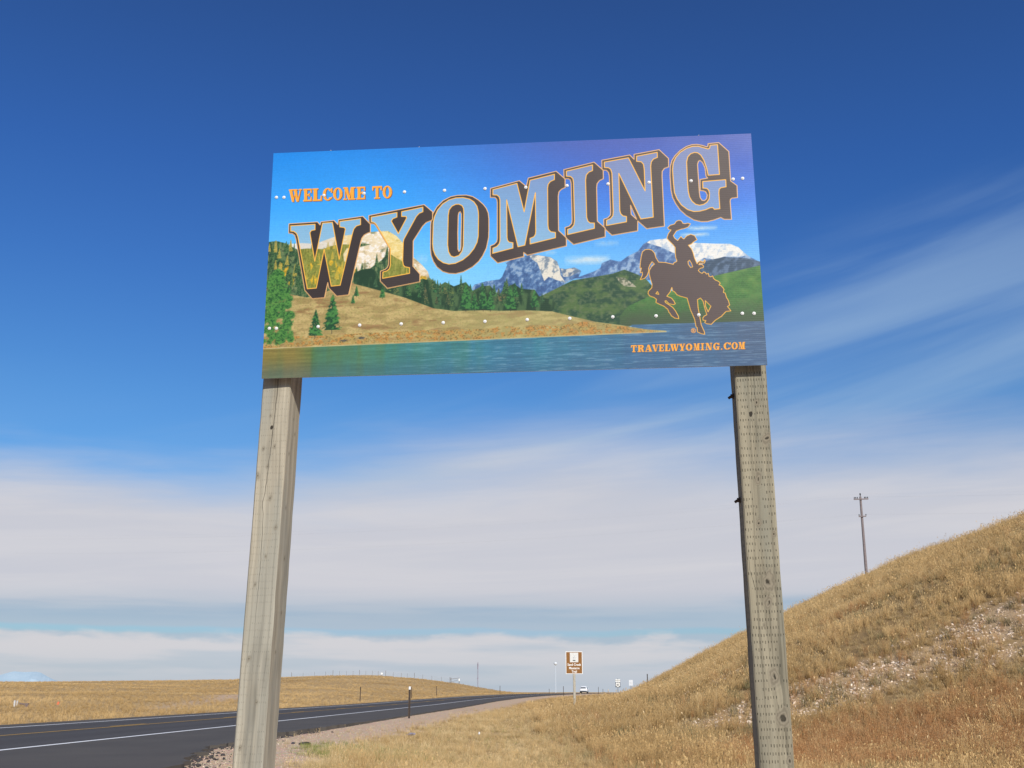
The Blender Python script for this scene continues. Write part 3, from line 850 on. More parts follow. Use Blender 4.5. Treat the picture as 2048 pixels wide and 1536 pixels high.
    # meadow
    me = mixc((190, 168, 112), (156, 136, 86), sstep(.3, .7, cv.nz(40, 11, 87, 5)))
    me = mixc(me, (128, 88, 58), sstep(.58, .70, cv.nz(60, 14, 88, 4)) * .5)
    me = mixc(me, (150, 146, 84), sstep(.5, .7, n2) * .35)
    me = mixc(me, (112, 100, 64), sstep(.56, .70, n4) * .45)
    me = mixc(me, (158, 160, 104), sstep(.25, .5, gx) * .35)
    fill('meadow', me)
    mb = cv.mask([land['brush']])
    br = mixc((176, 152, 90), (184, 132, 68), sstep(.4, .65, cv.nz(20, 10, 89, 4)))
    br = mixc(br, (96, 88, 50), sstep(.54, .66, n4) * .8)
    cv.paint(mb * np.clip(sstep(.36, .5, cv.nz(9, 7, 92, 3)), 0, 1), br, .9)
    mc = cv.mask([land['conif']])
    cv.paint(mc, mixc((34, 62, 42), (70, 98, 62), sstep(.4, .65, n3)))
    np.maximum(land_cover, mc, out=land_cover)
    for k in range(130):
        x = rng.uniform(.08, .62) * TW; y = rng.uniform(.60, .72) * TH
        yi, xi = int(y), int(x)
        if mc[min(TH - 1, yi), xi] > .5 and mc[max(0, yi - 14), xi] > .2:
            conifer(x, y, rng.uniform(24, 52), rng.uniform(6, 12), (32, 62, 44), (rng.uniform(56, 110), rng.uniform(98, 122), 66), k + 7, False)
    pn = dec(PINES_P) * S
    for k in range(0, len(pn), 2):
        a, c = pn[k], pn[k + 1]
        h = c[1] - a[1]
        conifer((a[0] + c[0]) / 2, c[1], h, max(6, h * .27), (28, 70, 44), (66, 124, 62), k, True)
    a, c, d_ = dec(BIGTREE_P) * S
    for k in range(170):
        t = rng.random() ** .8
        x = a[0] + (rng.random() - .55) * (24 + 85 * min(1, t * 2)); y = a[1] + t * (c[1] - a[1])
        blob((x, y), rng.uniform(8, 15), (34, 78, 42), (84, 138, 64), k + 20, 1.0, .9)
    # water
    wp = dec(WATER_P) * S
    yl = np.interp(gx * TW, [0, wp[0][0], wp[1][0], wp[1][0] + 1, TW], [wp[0][1] + 1, wp[0][1], wp[1][1], wp[2][1] + 14, wp[3][1]])
    yl = np.interp(gx * TW, [0, wp[0][0], wp[1][0], TW], [wp[0][1], wp[0][1], wp[1][1], wp[1][1]])
    lake_r = np.clip((gy * TH - wp[2][1]) * .5, 0, 1) * (gx * TW > wp[2][0])
    mwat = np.maximum(np.clip(gy * TH - yl + .5, 0, 1), lake_r * (1 - cv.mask([land['meadow']])))
    t = (gy - .82) / .18
    wc = g([(0, (128, 116, 62)), (.12, (84, 112, 66)), (.28, (66, 122, 108)), (.5, (56, 118, 140)), (.75, (62, 102, 136)), (1, (70, 94, 124))], gx + (cv.nz(44, 420, 93, 3) - .5) * .30)
    wv = cv.nz(46, 2.4, 94, 4); wv2 = cv.nz(160, 6, 95, 3)
    wc = wc * (1 + (wv - .5)[..., None] * .20 + (wv2 - .5)[..., None] * .16)
    wc = mixc(wc, (60, 92, 128), sstep(.45, 1.0, t) * .35)
    wc = mixc(wc, (150, 176, 190), sstep(.60, .72, wv) * .35 * sstep(.15, .5, gx))
    cv.paint(mwat, wc)
    np.maximum(land_cover, mwat, out=land_cover)
    shore = np.clip(1 - np.abs(gy * TH - yl + 1.5) / 2.4, 0, 1) * (gx * TW < wp[1][0])
    cv.paint(shore, (196, 184, 140), .75)
    for (x, y, r) in ((.855, .915, 11), (.905, .795, 22), (.20, .84, 13), (.165, .85, 12)):
        blob((x * TW, y * TH), r, (60, 64, 62), (104, 100, 88), int(r), .35)
    cv.img *= (1 + (n4 - .5)[..., None] * .10)
    # soften to the grain of an enlarged photograph
    k_ = cv.img.copy()
    for ax in (0, 1):
        k_ = .25 * np.roll(k_, 1, ax) + .5 * k_ + .25 * np.roll(k_, -1, ax)
    cv.img[2:-2, 2:-2] = k_[2:-2, 2:-2]
    # ---- lettering
    brown = mixc((58, 50, 48), (84, 73, 69), sstep(.0, 1.0, gx))  # lightens to the right: veil of sun sheen painted into the brown
    cream, gold = (228, 180, 122), (244, 184, 74)
    for ch in 'GNIMOYW':
        d = ART[ch]
        o = dec(d['o']) * S; fc = dec(d['f']) * S
        hs = [dec(h) * S for h in d['h']]
        keep = cv.img.copy()
        cv.paint(cv.mask([o] + hs), brown)
        faces = [fc] + ([dec(d['fi']) * S] if d['fi'] else [])
        fm = cv.mask(faces)
        sky_t = keep * .56 + np.array([196, 184, 168.]) * .44
        gnd_t = keep * .62 + np.array([226, 190, 52.]) * .38
        lc = land_cover[..., None]
        cv.paint(fm, sky_t * (1 - lc) + gnd_t * lc)
        for p in faces:
            cv.paint(cv.line(p, 2.7), gold, 1)
        for p in [o] + hs:
            cv.paint(cv.line(p, 2.7), cream, 1)
    d = ART['horse']
    o = dec(d['o']) * S; hs = [dec(h) * S for h in d['h']]
    cv.paint(cv.mask([o] + hs), mixc((74, 63, 61), (88, 75, 72), gx))  # emblem brown carries the same painted sheen veil
    for p in [o] + hs:
        cv.paint(cv.line(p, 2.1), gold, 1)
    # ---- small lines of text
    org = (246, 166, 58)
    q = dec(WEL_P) * S
    X0, X1 = 300, 1950
    sp = [((a - X0) / (X1 - X0), (c - X0) / (X1 - X0)) for a, c in [(300, 510), (530, 672), (680, 835), (845, 1003), (1010, 1160), (1172, 1368), (1385, 1527), (1635, 1790), (1800, 1950)]]
    for off, col in ((2.2, (120, 72, 30)), (0, org)):
        m = np.zeros((TH, TW))
        for p in text_polys('WELCOMETO', sp, q):
            m = np.maximum(m, cv.mask([p + off]))
        cv.paint(m, col)
    q = dec(URL_P) * S
    X0, X1 = 90, 1915
    sp = [((a - X0) / (X1 - X0), (c - X0) / (X1 - X0)) for a, c in [(90, 182), (195, 305), (315, 430), (430, 535), (540, 622), (635, 722), (722, 862), (865, 962), (970, 1075), (1095, 1197), (1207, 1268), (1285, 1395), (1410, 1510), (1530, 1555), (1575, 1690), (1700, 1800), (1812, 1918)]]
    for off, col in ((1.3, (96, 76, 60)), (0, org)):
        m = np.zeros((TH, TW))
        for p in text_polys('TRAVELWYOMING.COM', sp, q):
            m = np.maximum(m, cv.mask([p + off]))
        cv.paint(m, col)
    rg = dec(REG_P) * S
    t = np.linspace(0, 2 * math.pi, 20, endpoint=False)
    cv.paint(cv.line(rg[0] + (rg[1] - rg[0])[0] * np.stack([np.cos(t), np.sin(t)], -1), 1.6), org)
    m = np.zeros((TH, TW))
    for p in text_polys('R', [(0, 1)], [rg[0] + (-3.5, -4), rg[0] + (3.5, -4), rg[0] + (3.5, 4), rg[0] + (-3.5, 4)]):
        m = np.maximum(m, cv.mask([p]))
    cv.paint(m, org)
    # extruded sheet: fine horizontal ribs show faintly in the ink
    rib = np.sin(gy * TH * 2 * math.pi / 6.3) * .006 + (vnoise(gy * TH / 2.2, gx * 3, 99) - .5) * .02
    img = np.clip(cv.img / 255 * (1 + rib[..., None]), 0, 1)
    lin_ = np.where(img <= .04045, img / 12.92, ((img + .055) / 1.055) ** 2.4)
    return lin_


PRINT_K = 0.78       # ink reflectance against paper white in full sun


def image_from(name, arr):
    h, w = arr.shape[:2]
    im = bpy.data.images.new(name, w, h, alpha=False, float_buffer=True)
    im.colorspace_settings.name = 'Non-Color'
    px = np.ones((h, w, 4), np.float32)
    px[..., :3] = arr[::-1]
    im.pixels.foreach_set(px.ravel())
    im.update()
    return im


SIGN_W, SIGN_H = 2.44, 1.2057
s_x = Vector((0.99733644, -0.07270152, 0.00587455))
s_y = Vector((-0.00791163, -0.02776361, 0.99958321))
s_n = s_x.cross(s_y)
s_tl = Vector((-1.23413095, 4.96223549, 3.73804632))
# local axes of the sign: x along the face, y up the face, z towards the road
SIGN_M = Matrix(((s_x.x, s_y.x, s_n.x, 0), (s_x.y, s_y.y, s_n.y, 0), (s_x.z, s_y.z, s_n.z, 0), (0, 0, 0, 1)))
sign = empty('welcome_sign', (0, 0, 0), 'large printed Wyoming welcome sign with mountain lake scene on two wooden posts', 'sign')
base_pt = s_tl + s_x * (SIGN_W / 2) - s_y * 4.3
sign.matrix_world = Matrix.Translation(base_pt) @ SIGN_M
OFF = Vector((SIGN_W / 2, -4.3, 0))          # face coordinates (origin at the top left corner) minus the root


def L(x, y, z):
    return (x - OFF.x, y - OFF.y, z)


def print_material():
    m, b, bs = new_mat('printed_sheet', rough=.42, spec=.18)
    im = image_from('welcome_print', make_print() * PRINT_K)
    uv = b.n('ShaderNodeUVMap').outputs[0]
    t = b.n('ShaderNodeTexImage', image=im, extension='EXTEND')
    b.put(t.inputs[0], uv)
    b.put(bs.inputs['Base Color'], t.outputs[0])
    w = b.n('ShaderNodeTexWave', wave_type='BANDS', bands_direction='Y')
    b.put(w.inputs[0], uv); w.inputs['Scale'].default_value = 38
    nz = b.noise(b.vmap(uv, scl=(3, 1.5, 1)), 3.0, 3)
    b.put(bs.inputs['Roughness'], b.mr(nz, .3, .7, .36, .5))
    bp = b.n('ShaderNodeBump'); bp.inputs['Strength'].default_value = .03; bp.inputs['Distance'].default_value = .004
    b.put(bp.inputs['Height'], w.outputs['Fac'])
    b.put(bs.inputs['Normal'], bp.outputs[0])
    return m


M_PRINT = print_material()
M_ALU = grain_mat('bare_aluminium', (.62, .63, .64), (.48, .49, .5), 60, .42, .85)
M_BOLT = grain_mat('bolt_metal', (.72, .72, .70), (.60, .60, .59), 200, .5, .0, spec=.4)


def slab(name, polys, z0, z1, mat, parent, planar=True):
    """flat sheet with outline polys[0] and holes polys[1:], in face coordinates, UV mapped onto the print"""
    vs = [[Vector((p[0], p[1], 0)) for p in pl] for pl in polys]
    tris = tessellate_polygon(vs)
    flat = [p for pl in vs for p in pl]
    V = [L(p.x, p.y, z1) for p in flat]
    U = [(p.x / SIGN_W, 1 + p.y / SIGN_H) for p in flat]
    F = []
    for t in tris:
        a, c, d = (flat[i] for i in t)
        F.append(t if (c - a).cross(d - a).z > 0 else t[::-1])
    n = len(flat)
    V += [L(p.x, p.y, z0) for p in flat]; U += U
    k = 0
    for pl in vs:
        m_ = len(pl)
        ar = sum(pl[i].x * pl[(i + 1) % m_].y - pl[(i + 1) % m_].x * pl[i].y for i in range(m_))
        for i in range(m_):
            a, c = k + i, k + (i + 1) % m_
            outer = pl is vs[0]
            ccw = (ar > 0) == outer
            F.append((a, a + n, c + n, c) if ccw else (c, c + n, a + n, a))
        k += m_
    return mesh_obj(name, V, F, mat, parent, uvs=U)


def face_poly(s):
    q = dec(s)
    return [(a * SIGN_W, -c * SIGN_H) for a, c in q]


# sheet: printed front, bare metal edges and back
T = .006
def make_panel():
    c = [(0, 0), (SIGN_W, 0), (SIGN_W, -SIGN_H), (0, -SIGN_H)]
    V = [L(x, y, 0) for x, y in c] + [L(x, y, -T) for x, y in c]
    U = [(x / SIGN_W, 1 + y / SIGN_H) for x, y in c] * 2
    F = [(3, 2, 1, 0), (4, 5, 6, 7)] + [(i, (i + 1) % 4, (i + 1) % 4 + 4, i + 4) for i in range(4)]
    o = mesh_obj('sign_panel', V, F, [M_PRINT, M_ALU], sign, uvs=U)
    for p in o.data.polygons:
        p.material_index = 0 if p.index == 0 else 1
    return o


panel = make_panel()
# lettering and emblem: adhesive film laid on the sheet, each cut to its own outline
for k, ch in enumerate('GNIMOYW'):
    d = ART[ch]
    slab('letter', [face_poly(d['o'])] + [face_poly(h) for h in d['h']], .0001, .0007 + .00012 * k, M_PRINT, panel)
d = ART['horse']
slab('bucking_horse_emblem', [face_poly(d['o'])] + [face_poly(h) for h in d['h']], .0001, .0006, M_PRINT, panel)


def bolt_mesh():
    bm = bmesh.new()
    prof = [(.0084, 0), (.0082, .0010), (.0056, .0014), (.0050, .0034), (.0030, .0044), (0, .0047)]
    rings = []
    for r, z in prof[:-1]:
        rings.append([bm.verts.new((r * math.cos(2 * math.pi * k / 12), r * math.sin(2 * math.pi * k / 12), z)) for k in range(12)])
    top = bm.verts.new((0, 0, prof[-1][1]))
    for a, c in zip(rings, rings[1:]):
        for k in range(12):
            bm.faces.new((a[k], a[(k + 1) % 12], c[(k + 1) % 12], c[k]))
    for k in range(12):
        bm.faces.new((rings[-1][k], rings[-1][(k + 1) % 12], top))
    return bm


bolt0 = bm_obj('bolt', bolt_mesh(), M_BOLT, panel)
for k, (u, v) in enumerate(dec(BOLTS_P)):
    o = bolt0 if k == 0 else bolt0.copy()
    if k:
        COL.objects.link(o); o.parent = panel
    o.location = L(u * SIGN_W, -v * SIGN_H, .0016)
for xx in (.30, .76, 2.18):                 # clip screws along the top edge
    o = bolt0.copy(); COL.objects.link(o); o.parent = panel
    o.location = L(xx, .003, -.003); o.scale = (.4, .4, .5); o.rotation_euler = (-math.pi / 2, 0, 0)
# two rails behind the sheet carry it on the posts
GAP = .056
for yy in (-.23, -.95):
    bm = bmesh.new()
    bm_box(bm, L(SIGN_W / 2, yy, -(T + GAP) / 2 - .0005), (SIGN_W - .05, .05, GAP - T - .003))
    bm_obj('back_rail', bm, M_ALU, sign)


# ---- posts: weathered incised timbers
def wood_face(seed, W, Hh_, knots, crack=None, shade=1.0, warm=(1, 1, 1), inc=None, ks=1.0):
    """grain, incising slots, knots and a drying crack for one face; origin at the sign's lower edge, downwards"""
    w, h = 160, 2048
    gx, gy = np.meshgrid((np.arange(w) + .5) / w * W, (np.arange(h) + .5) / h * Hh_)
    wob = (fbm(gx * 6, gy * 1.3, seed, 3) - .5) * .05
    X = gx.copy()
    for kx, ky, r, kind in knots:                       # grain flows round the knots
        dx, dy = gx - kx, (gy - ky) * .55
        d = np.hypot(dx, dy)
        X = X + np.sign(dx) * np.exp(-(d / (r * 1.7)) ** 2) * r * .9 * (1 - np.exp(-np.abs(dx) / (r * .3)))
    g1 = fbm((X + wob) * 60, gy * 1.6, seed + 1, 4)
    g2 = fbm((X + wob) * 230, gy * 3, seed + 2, 3)
    g4 = fbm((X + wob) * 120, gy * .8, seed + 12, 3)
    g3 = fbm(gx * 9, gy * 1.4, seed + 3, 4)
    base = np.array([.44, .395, .305]) * np.array(warm) * shade
    img = base * (.50 + .66 * g1 + .36 * g2)[..., None]
    grey = np.array([.35, .345, .295]) * np.array(warm) * shade
    img = img + (grey - img) * (sstep(.42, .68, g3) * .65)[..., None]
    img = img * (1 - .22 * sstep(.55, .8, fbm(gx * 16, gy * 3, seed + 5, 3)))[..., None]
    img = img * (1 - (.16 + .16 * (ks > 1)) * sstep(.60, .72, g4))[..., None]
    if inc:
        row, px, sw, sh, dk = inc
        r_i = np.floor(gy / row); gyy = gy + (fbm(gx * 3, gy * 9, seed + 30, 2) - .5) * .012
        r_i = np.floor(gyy / row); fy = gyy / row - r_i
        xo = gx + (r_i % 2) * px * .5 + (_hash(r_i.astype(np.int64), r_i.astype(np.int64) * 0, seed) - .5) * .002
        c_i = np.floor(xo / px); fx = xo / px - c_i
        hh = _hash(c_i.astype(np.int64), r_i.astype(np.int64), seed + 8)
        slot = (np.abs(fx - .5) < sw * (.75 + .5 * hh)) & (np.abs(fy - .5 - (hh - .5) * .12) < sh * (.7 + .6 * hh)) & (hh > .12)
        wear = fbm(gx * 14, gy * 5, seed + 21, 3) + .35 * (_hash(r_i.astype(np.int64), r_i.astype(np.int64) * 0 + 3, seed + 2) - .5)
        slot = slot & (wear > .27)
        edge = (gx > .004) & (gx < W - .004)
        img = np.where((slot & edge)[..., None], img * (dk + .3 * hh)[..., None], img)
    for kx, ky, r, kind in knots:
        r = r * ks
        wq = (fbm(gx * 45, gy * 30, seed + 15, 3) - .5) * r * 1.1; wr = (fbm(gx * 40 + 9, gy * 28, seed + 16, 3) - .5) * r * 1.1
        dx, dy = gx - kx + wq, (gy - ky) * .72 + wr
        a = .35
        dx2 = dx * math.cos(a) + dy * math.sin(a); dy2 = -dx * math.sin(a) + dy * math.cos(a)
        d = np.hypot(dx2, dy2 * .8) / r
        rings = .5 + .3 * np.sin(d * 11 + 4 * fbm(gx * 60, gy * 60, seed + 6, 2))
        m = np.clip((1.25 - d) * 3, 0, 1)
        kc = np.array([.19, .165, .12]) if kind == 0 else np.array([.03, .025, .02])
        img = img + ((kc * (.7 + .6 * rings[..., None])) - img) * (m * (.62 + .25 * (ks > 1) if kind == 0 else .97))[..., None]
        if kind == 0:
            core = np.clip((.34 - d) * 8, 0, 1)
            img = img * (1 - .75 * core)[..., None]
            halo = np.clip((2.1 - d) * 1.2, 0, 1) * (1 - m) * (.5 + .5 * np.sin(d * 11))
            img = img * (1 - .15 * halo)[..., None]
    if crack:
        cx = np.interp(gy, [c[1] for c in crack], [c[0] for c in crack]) + (vnoise(gy * 40, gy * 0, seed + 7) - .5) * .003
        wd = np.interp(gy, [c[1] for c in crack], [c[2] for c in crack])
        img = img * (1 - .88 * np.clip((wd - np.abs(gx - cx)) / .0009, 0, 1))[..., None]
    return img


def post(x0, x1, lean, depth, yaw, seed, fk, crack, side_k, warm, inc, side_inc, ks):
    """front face spans x0..x1 at the sign's lower edge; lean = sideways run per metre downwards"""
    top, bot = -.05, -4.66
    W = x1 - x0
    Hs = -SIGN_H - bot + .05
    front = wood_face(seed, W, Hs, fk, crack, 1.0, warm, inc, ks)
    side = wood_face(seed + 40, depth, Hs, side_k, None, .98, warm, side_inc, ks)
    tex = np.concatenate([front, side], 1)
    m, b, bs = new_mat('weathered_timber', rough=.9, spec=.15)
    im = image_from('timber_grain', tex)
    t = b.n('ShaderNodeTexImage', image=im, extension='EXTEND')
    b.put(t.inputs[0], b.n('ShaderNodeUVMap').outputs[0])
    b.put(bs.inputs['Base Color'], t.outputs[0])
    bp = b.n('ShaderNodeBump'); bp.inputs['Strength'].default_value = .55; bp.inputs['Distance'].default_value = .006
    b.put(bp.inputs['Height'], t.outputs[0])
    b.put(bs.inputs['Normal'], bp.outputs[0])
    N = 60
    ys = np.linspace(top, bot, N)
    rng = np.random.default_rng(seed)
    ch = .006
    cy, sy = math.cos(yaw), math.sin(yaw)
    prof = [(0, -ch, .0), (ch, 0, 0), (W - ch, 0, 0), (W, -ch, 0), (W, -depth + ch, 0), (W - ch, -depth, 0), (ch, -depth, 0), (0, -depth + ch, 0)]
    V, F = [], []
    for i, y in enumerate(ys):
        xx = x0 + lean * (-SIGN_H - y)
        for j, (px, pz, _) in enumerate(prof):
            jig = (rng.random(2) - .5) * .0022
            ppx = px * cy - pz * sy
            ppz = px * sy + pz * cy
            V.append(L(xx + ppx + jig[0], y, -GAP - .002 + ppz + jig[1]))
    n = len(prof)
    U = []
    loops = []
    for i in range(N - 1):
        for j in range(n):
            F.append((i * n + j, (i + 1) * n + j, (i + 1) * n + (j + 1) % n, i * n + (j + 1) % n))
    F.append(tuple(range(n)))
    o = mesh_obj('post', V, F, m, sign)
    ul = o.data.uv_layers.new(name='UVMap')
    fr = W / (W + W)  # front takes the left half of the texture
    for p in o.data.polygons:
        j = p.index % n if p.index < (N - 1) * n else 1
        for li in p.loop_indices:
            vi = o.data.loops[li].vertex_index
            i, jj = vi // n, vi % n
            px, pz, _ = prof[jj]
            v = 1 - (-SIGN_H + .0 - ys[i]) / Hs
            if j in (0, 1, 2):
                u = .5 * px / W
            elif j in (3, 4):
                u = .5 + .5 * (-pz) / depth
            elif j == 5:
                u = .5 * px / W
            else:
                u = .5 + .5 * (1 - (-pz) / depth)
            ul.data[li].uv = (min(max(u, .003), .997), v)
    return o


kn_l = [(.062, .235, .006, 1), (.052, .175, .006, 0), (.03, .34, .007, 0), (.085, .33, .006, 0), (.058, .425, .006, 0), (.012, .47, .010, 0), (.082, .58, .008, 0), (.121, .72, .0095, 0), (.082, .86, .005, 0), (.043, .99, .006, 0), (.04, 1.33, .008, 0), (.09, 1.52, .007, 0), (.03, 1.72, .008, 0)]
ck_l = [(.077, 0, .0016), (.078, .08, .0016), (.071, .25, .0018), (.067, .33, .0014), (.062, .42, .0015), (.060, .5, .0016), (.046, .62, .0014), (.055, .67, .0013), (.058, .75, .0014), (.060, .95, .0013), (.057, 1.15, .0009), (.06, 1.4, .0006), (.06, 1.8, .0005), (.06, 3, 0)]
sk_l = [(.08, .18, .005, 0), (.11, .25, .006, 0), (.05, .36, .005, 0), (.06, .62, .006, 0), (.09, .86, .008, 0), (.10, 1.12, .008, 0), (.06, 1.3, .006, 0)]
post(-.011, .133, -.0275, .165, rad(4.0), 11, kn_l, ck_l, sk_l, (.79, .785, .77), (.032, .0098, .13, .10, .56), None, .95)
kn_r = [(.096, .165, .0065, 0), (.062, .225, .0055, 1), (.13, .345, .013, 0), (.076, .53, .011, 0), (.066, .74, .008, 0), (.133, .79, .007, 0), (.092, 1.005, .019, 0), (.085, 1.10, .011, 0), (.06, 1.2, .004, 0), (.09, 1.42, .017, 0), (.115, 1.60, .017, 0), (.13, 1.78, .009, 0)]
ck_r = [(.01, .6, .0), (.012, .95, .001), (.03, 1.03, .0014), (.05, 1.045, 0), (.06, 3, 0)]
post_r = post(2.293, 2.443, .0012, .15, rad(0.0), 29, kn_r, ck_r, [(.07, .4, .007, 0), (.09, 1.0, .008, 0)], (.56, .555, .51), (.034, .0124, .15, .17, .20), (.034, .0124, .12, .17, .34), 1.4)


def stub_bolt(y):
    bm = bmesh.new()
    x = 2.293 + .0012 * (-SIGN_H - y)
    z = -GAP - .08
    bm_tube(bm, L(x + .002, y, z), L(x - .014, y, z), .006, seg=8)
    bm_tube(bm, L(x + .001, y, z), L(x - .004, y, z), .014, seg=10)
    bm_tube(bm, L(x - .006, y, z), L(x - .015, y, z), .0105, seg=6)
    bm_tube(bm, L(x - .014, y - .002, z), L(x - .026, y - .010, z), .0065, seg=6)
    bm_obj('post_bolt', bm, M_RUST, post_r)


M_RUST = grain_mat('rusty_iron', (.05, .035, .028), (.09, .05, .03), 90, .8, .3, .3)
stub_bolt(-SIGN_H - .115)
stub_bolt(-SIGN_H - .62)

# ------------------------------------------------------------------ roadside furniture
M_STEEL = grain_mat('galvanised_steel', (.36, .36, .35), (.26, .26, .255), 14, .55, .6)
M_DARKPOST = grain_mat('weathered_brown_post', (.050, .038, .032), (.085, .062, .046), 22, .8, .2, .2)
M_REFLECT = grain_mat('white_reflector', (.80, .80, .79), (.62, .62, .62), 60, .35)
M_BROWN = grain_mat('brown_sign_sheeting', (.225, .092, .014), (.20, .08, .012), 8, .45)
M_SHEETW = grain_mat('white_sign_sheeting', (.80, .79, .74), (.72, .71, .66), 9, .45)
M_BLACK = grain_mat('black_ink', (.025, .025, .027), (.035, .035, .036), 30, .5)
M_OLDWOOD = grain_mat('old_grey_wood', (.20, .17, .14), (.11, .09, .075), 18, .9, 0, .3)


def text_part(name, body, size, loc, mat, parent, rot=(math.pi / 2, 0, 0), depth=.003, sx=1.0):
    cu = bpy.data.curves.new(name, 'FONT')
    cu.body = body; cu.size = size; cu.extrude = depth; cu.offset = size * .022; cu.align_x = 'CENTER'; cu.align_y = 'CENTER'
    cu.resolution_u = 2
    tmp = bpy.data.objects.new(name, cu)
    COL.objects.link(tmp)
    dg = bpy.context.evaluated_depsgraph_get()
    me = bpy.data.meshes.new_from_object(tmp.evaluated_get(dg))
    bpy.data.objects.remove(tmp)
    bpy.data.curves.remove(cu)
    me.name = name
    me.materials.clear(); me.materials.append(mat)
    o = bpy.data.objects.new(name, me)
    COL.objects.link(o)
    o.parent = parent; o.location = loc; o.rotation_euler = rot; o.scale = (sx, 1, 1)
    return o


def delineator(x, y, h, label, white=False, group='slim reflector posts along the highway', rz=0.0):
    root = empty('delineator_post', (x, y, H(x, y) - .02), label, 'reflector post', group, rz)
    bm = bmesh.new()
    # flanged U-channel
    bm_box(bm, (0, .012, h / 2), (.05, .005, h))
    bm_box(bm, (-.024, -.004, h / 2), (.005, .034, h))
    bm_box(bm, (.024, -.004, h / 2), (.005, .034, h))
    bm_box(bm, (-.036, -.020, h / 2), (.022, .004, h))
    bm_box(bm, (.036, -.020, h / 2), (.022, .004, h))
    bm_obj('channel', bm, M_DARKPOST, root)
    bm = bmesh.new()
    bm_box(bm, (0, -.026, h - .06), (.085, .006, .13), bev=.002)
    p = bm_obj('reflector_plate', bm, M_REFLECT if white else M_DARKPOST, root)
    for k in (-1, 1):
        bm = bmesh.new()
        bm_tube(bm, (0, -.028, h - .06 + k * .035), (0, -.033, h - .06 + k * .035), .012 if white else .026, seg=12)
        bm_obj('reflector', bm, M_REFLECT if white else M_BLACK, p)
    return root


delineator(-4.51, 48.89, 1.36, 'nearest slim dark reflector post with a white cap in the pink gravel shoulder', True)
for x, y, h, lb in ((-16.15, 118.07, 1.62, 'first dark reflector post across the road behind the left timber post'),
                    (-14.03, 155.04, 1.6, 'dark reflector post across the road just behind the white capped one'),
                    (-12.44, 182.92, 1.75, 'dark reflector post across the road below the hilltop fence'),
                    (-2.47, 227.9, 1.7, 'dark reflector post where the left hill meets the road'),
                    (9.0, 268.0, 1.2, 'tiny dark reflector post on the road crest by the pale tower'),
                    (9.27, 199.79, 1.8, 'dark reflector post in the verge just left of the brown sign'),
                    (19.78, 253.69, 1.65, 'dark reflector post just right of the white car'),
                    (20.95, 255.35, 1.25, 'shorter dark post second to the right of the white car'),
                    (13.6, 111.0, 1.1, 'small dark post standing in grass right of the white sign')):
    delineator(x, y, h, lb)

# ---- brown trail sign
BX, BY = 2.71, 48.0
bs_root = empty('trail_sign', (BX, BY, H(BX, BY) - .05), 'brown trail sign with white picture square and white border on single post', 'sign', None, rad(3))
zb = H(BX, BY) - .05
PX = 48.0 / 2130
top_z = CAMZ + (1384 - 1308.5) * PX - zb
bot_z = CAMZ + (1384 - 1350.5) * PX - zb
wb = 32.5 * PX
hc, hh = (top_z + bot_z) / 2, top_z - bot_z
bm = bmesh.new(); bm_box(bm, (0, .0, hc), (wb, .004, hh), bev=.0015)
pl = bm_obj('white_border', bm, M_SHEETW, bs_root)
bm = bmesh.new(); bm_box(bm, (0, -.0035, hc), (wb - .045, .003, hh - .045))
bp_ = bm_obj('brown_panel', bm, M_BROWN, bs_root)
bm = bmesh.new(); bm_box(bm, (0, -.0065, hc + hh * .235), (wb * .5, .003, hh * .43))
pic = bm_obj('picture_square', bm, grain_mat('dull_white_print', (.62, .61, .57), (.55, .54, .50), 9, .5), bs_root)
bm = bmesh.new()
for (dx, dz, r) in ((-.035, -.02, .022), (.03, 0, .02), (0, .05, .015), (-.01, -.05, .018)):
    bm_tube(bm, (dx, -.008, hc + hh * .25 + dz), (dx, -.0098, hc + hh * .25 + dz), r, seg=10)
bm_obj('pale_motif', bm, grain_mat('pale_print', (.40, .40, .39), (.34, .35, .37), 50), pic)
bm = bmesh.new()
for dx, w_ in ((-.04, .03), (.0, .035), (.04, .03)):
    bm_box(bm, (dx, -.0095, hc + hh * .095 + .01 * (dx < 0)), (w_, .002, .05), Matrix.Rotation(.35 * (1 if dx <= 0 else -1), 3, 'Y'))
bm_obj('dark_motif', bm, M_BLACK, pic)
for k, tx in enumerate(('Sand Creek', 'Massacre', 'Trail')):
    text_part('lettering', tx, .138, (0, -.0055, hc - hh * (.09 + .155 * k)), M_SHEETW, bs_root, depth=.001, sx=.9)
bm = bmesh.new()
bm_box(bm, (0, .055, top_z * .46), (.10, .10, top_z * .93), bev=.004)
bm_obj('post', bm, grain_mat('pale_treated_wood', (.42, .38, .30), (.33, .30, .24), 16, .9), bs_root)

# ---- highway route marker: shield on black square under a direction plate
UY = 139.0; UX = .0957 * UY
uz = H(UX, UY) - .05
us = empty('route_marker', (UX, UY, uz), 'highway 85 shield sign with north plate standing beyond the grass toe', 'sign', None, rad(6))
px = UY / 2130
z_sh = CAMZ + (1384 - 1370.5) * px - uz
bm = bmesh.new(); bm_tube(bm, (0, .04, 0), (0, .04, z_sh + .75), .045, seg=8); bm_obj('post', bm, M_STEEL, us)
bm = bmesh.new(); bm_box(bm, (0, 0, z_sh), (.62, .004, .62)); bk = bm_obj('black_square', bm, M_BLACK, us)
t = [(-.26, .22), (-.13, .27), (0, .23), (.13, .27), (.26, .22), (.23, .1), (.28, -.05), (.2, -.19), (0, -.27), (-.2, -.19), (-.28, -.05), (-.23, .1)]
V = [(a, -.004, c + z_sh) for a, c in t] + [(a, -.002, c + z_sh) for a, c in t]
n = len(t)
mesh_obj('shield', V, [tuple(range(n))[::-1]] + [(i, (i + 1) % n, (i + 1) % n + n, i + n) for i in range(n)], M_SHEETW, bk)
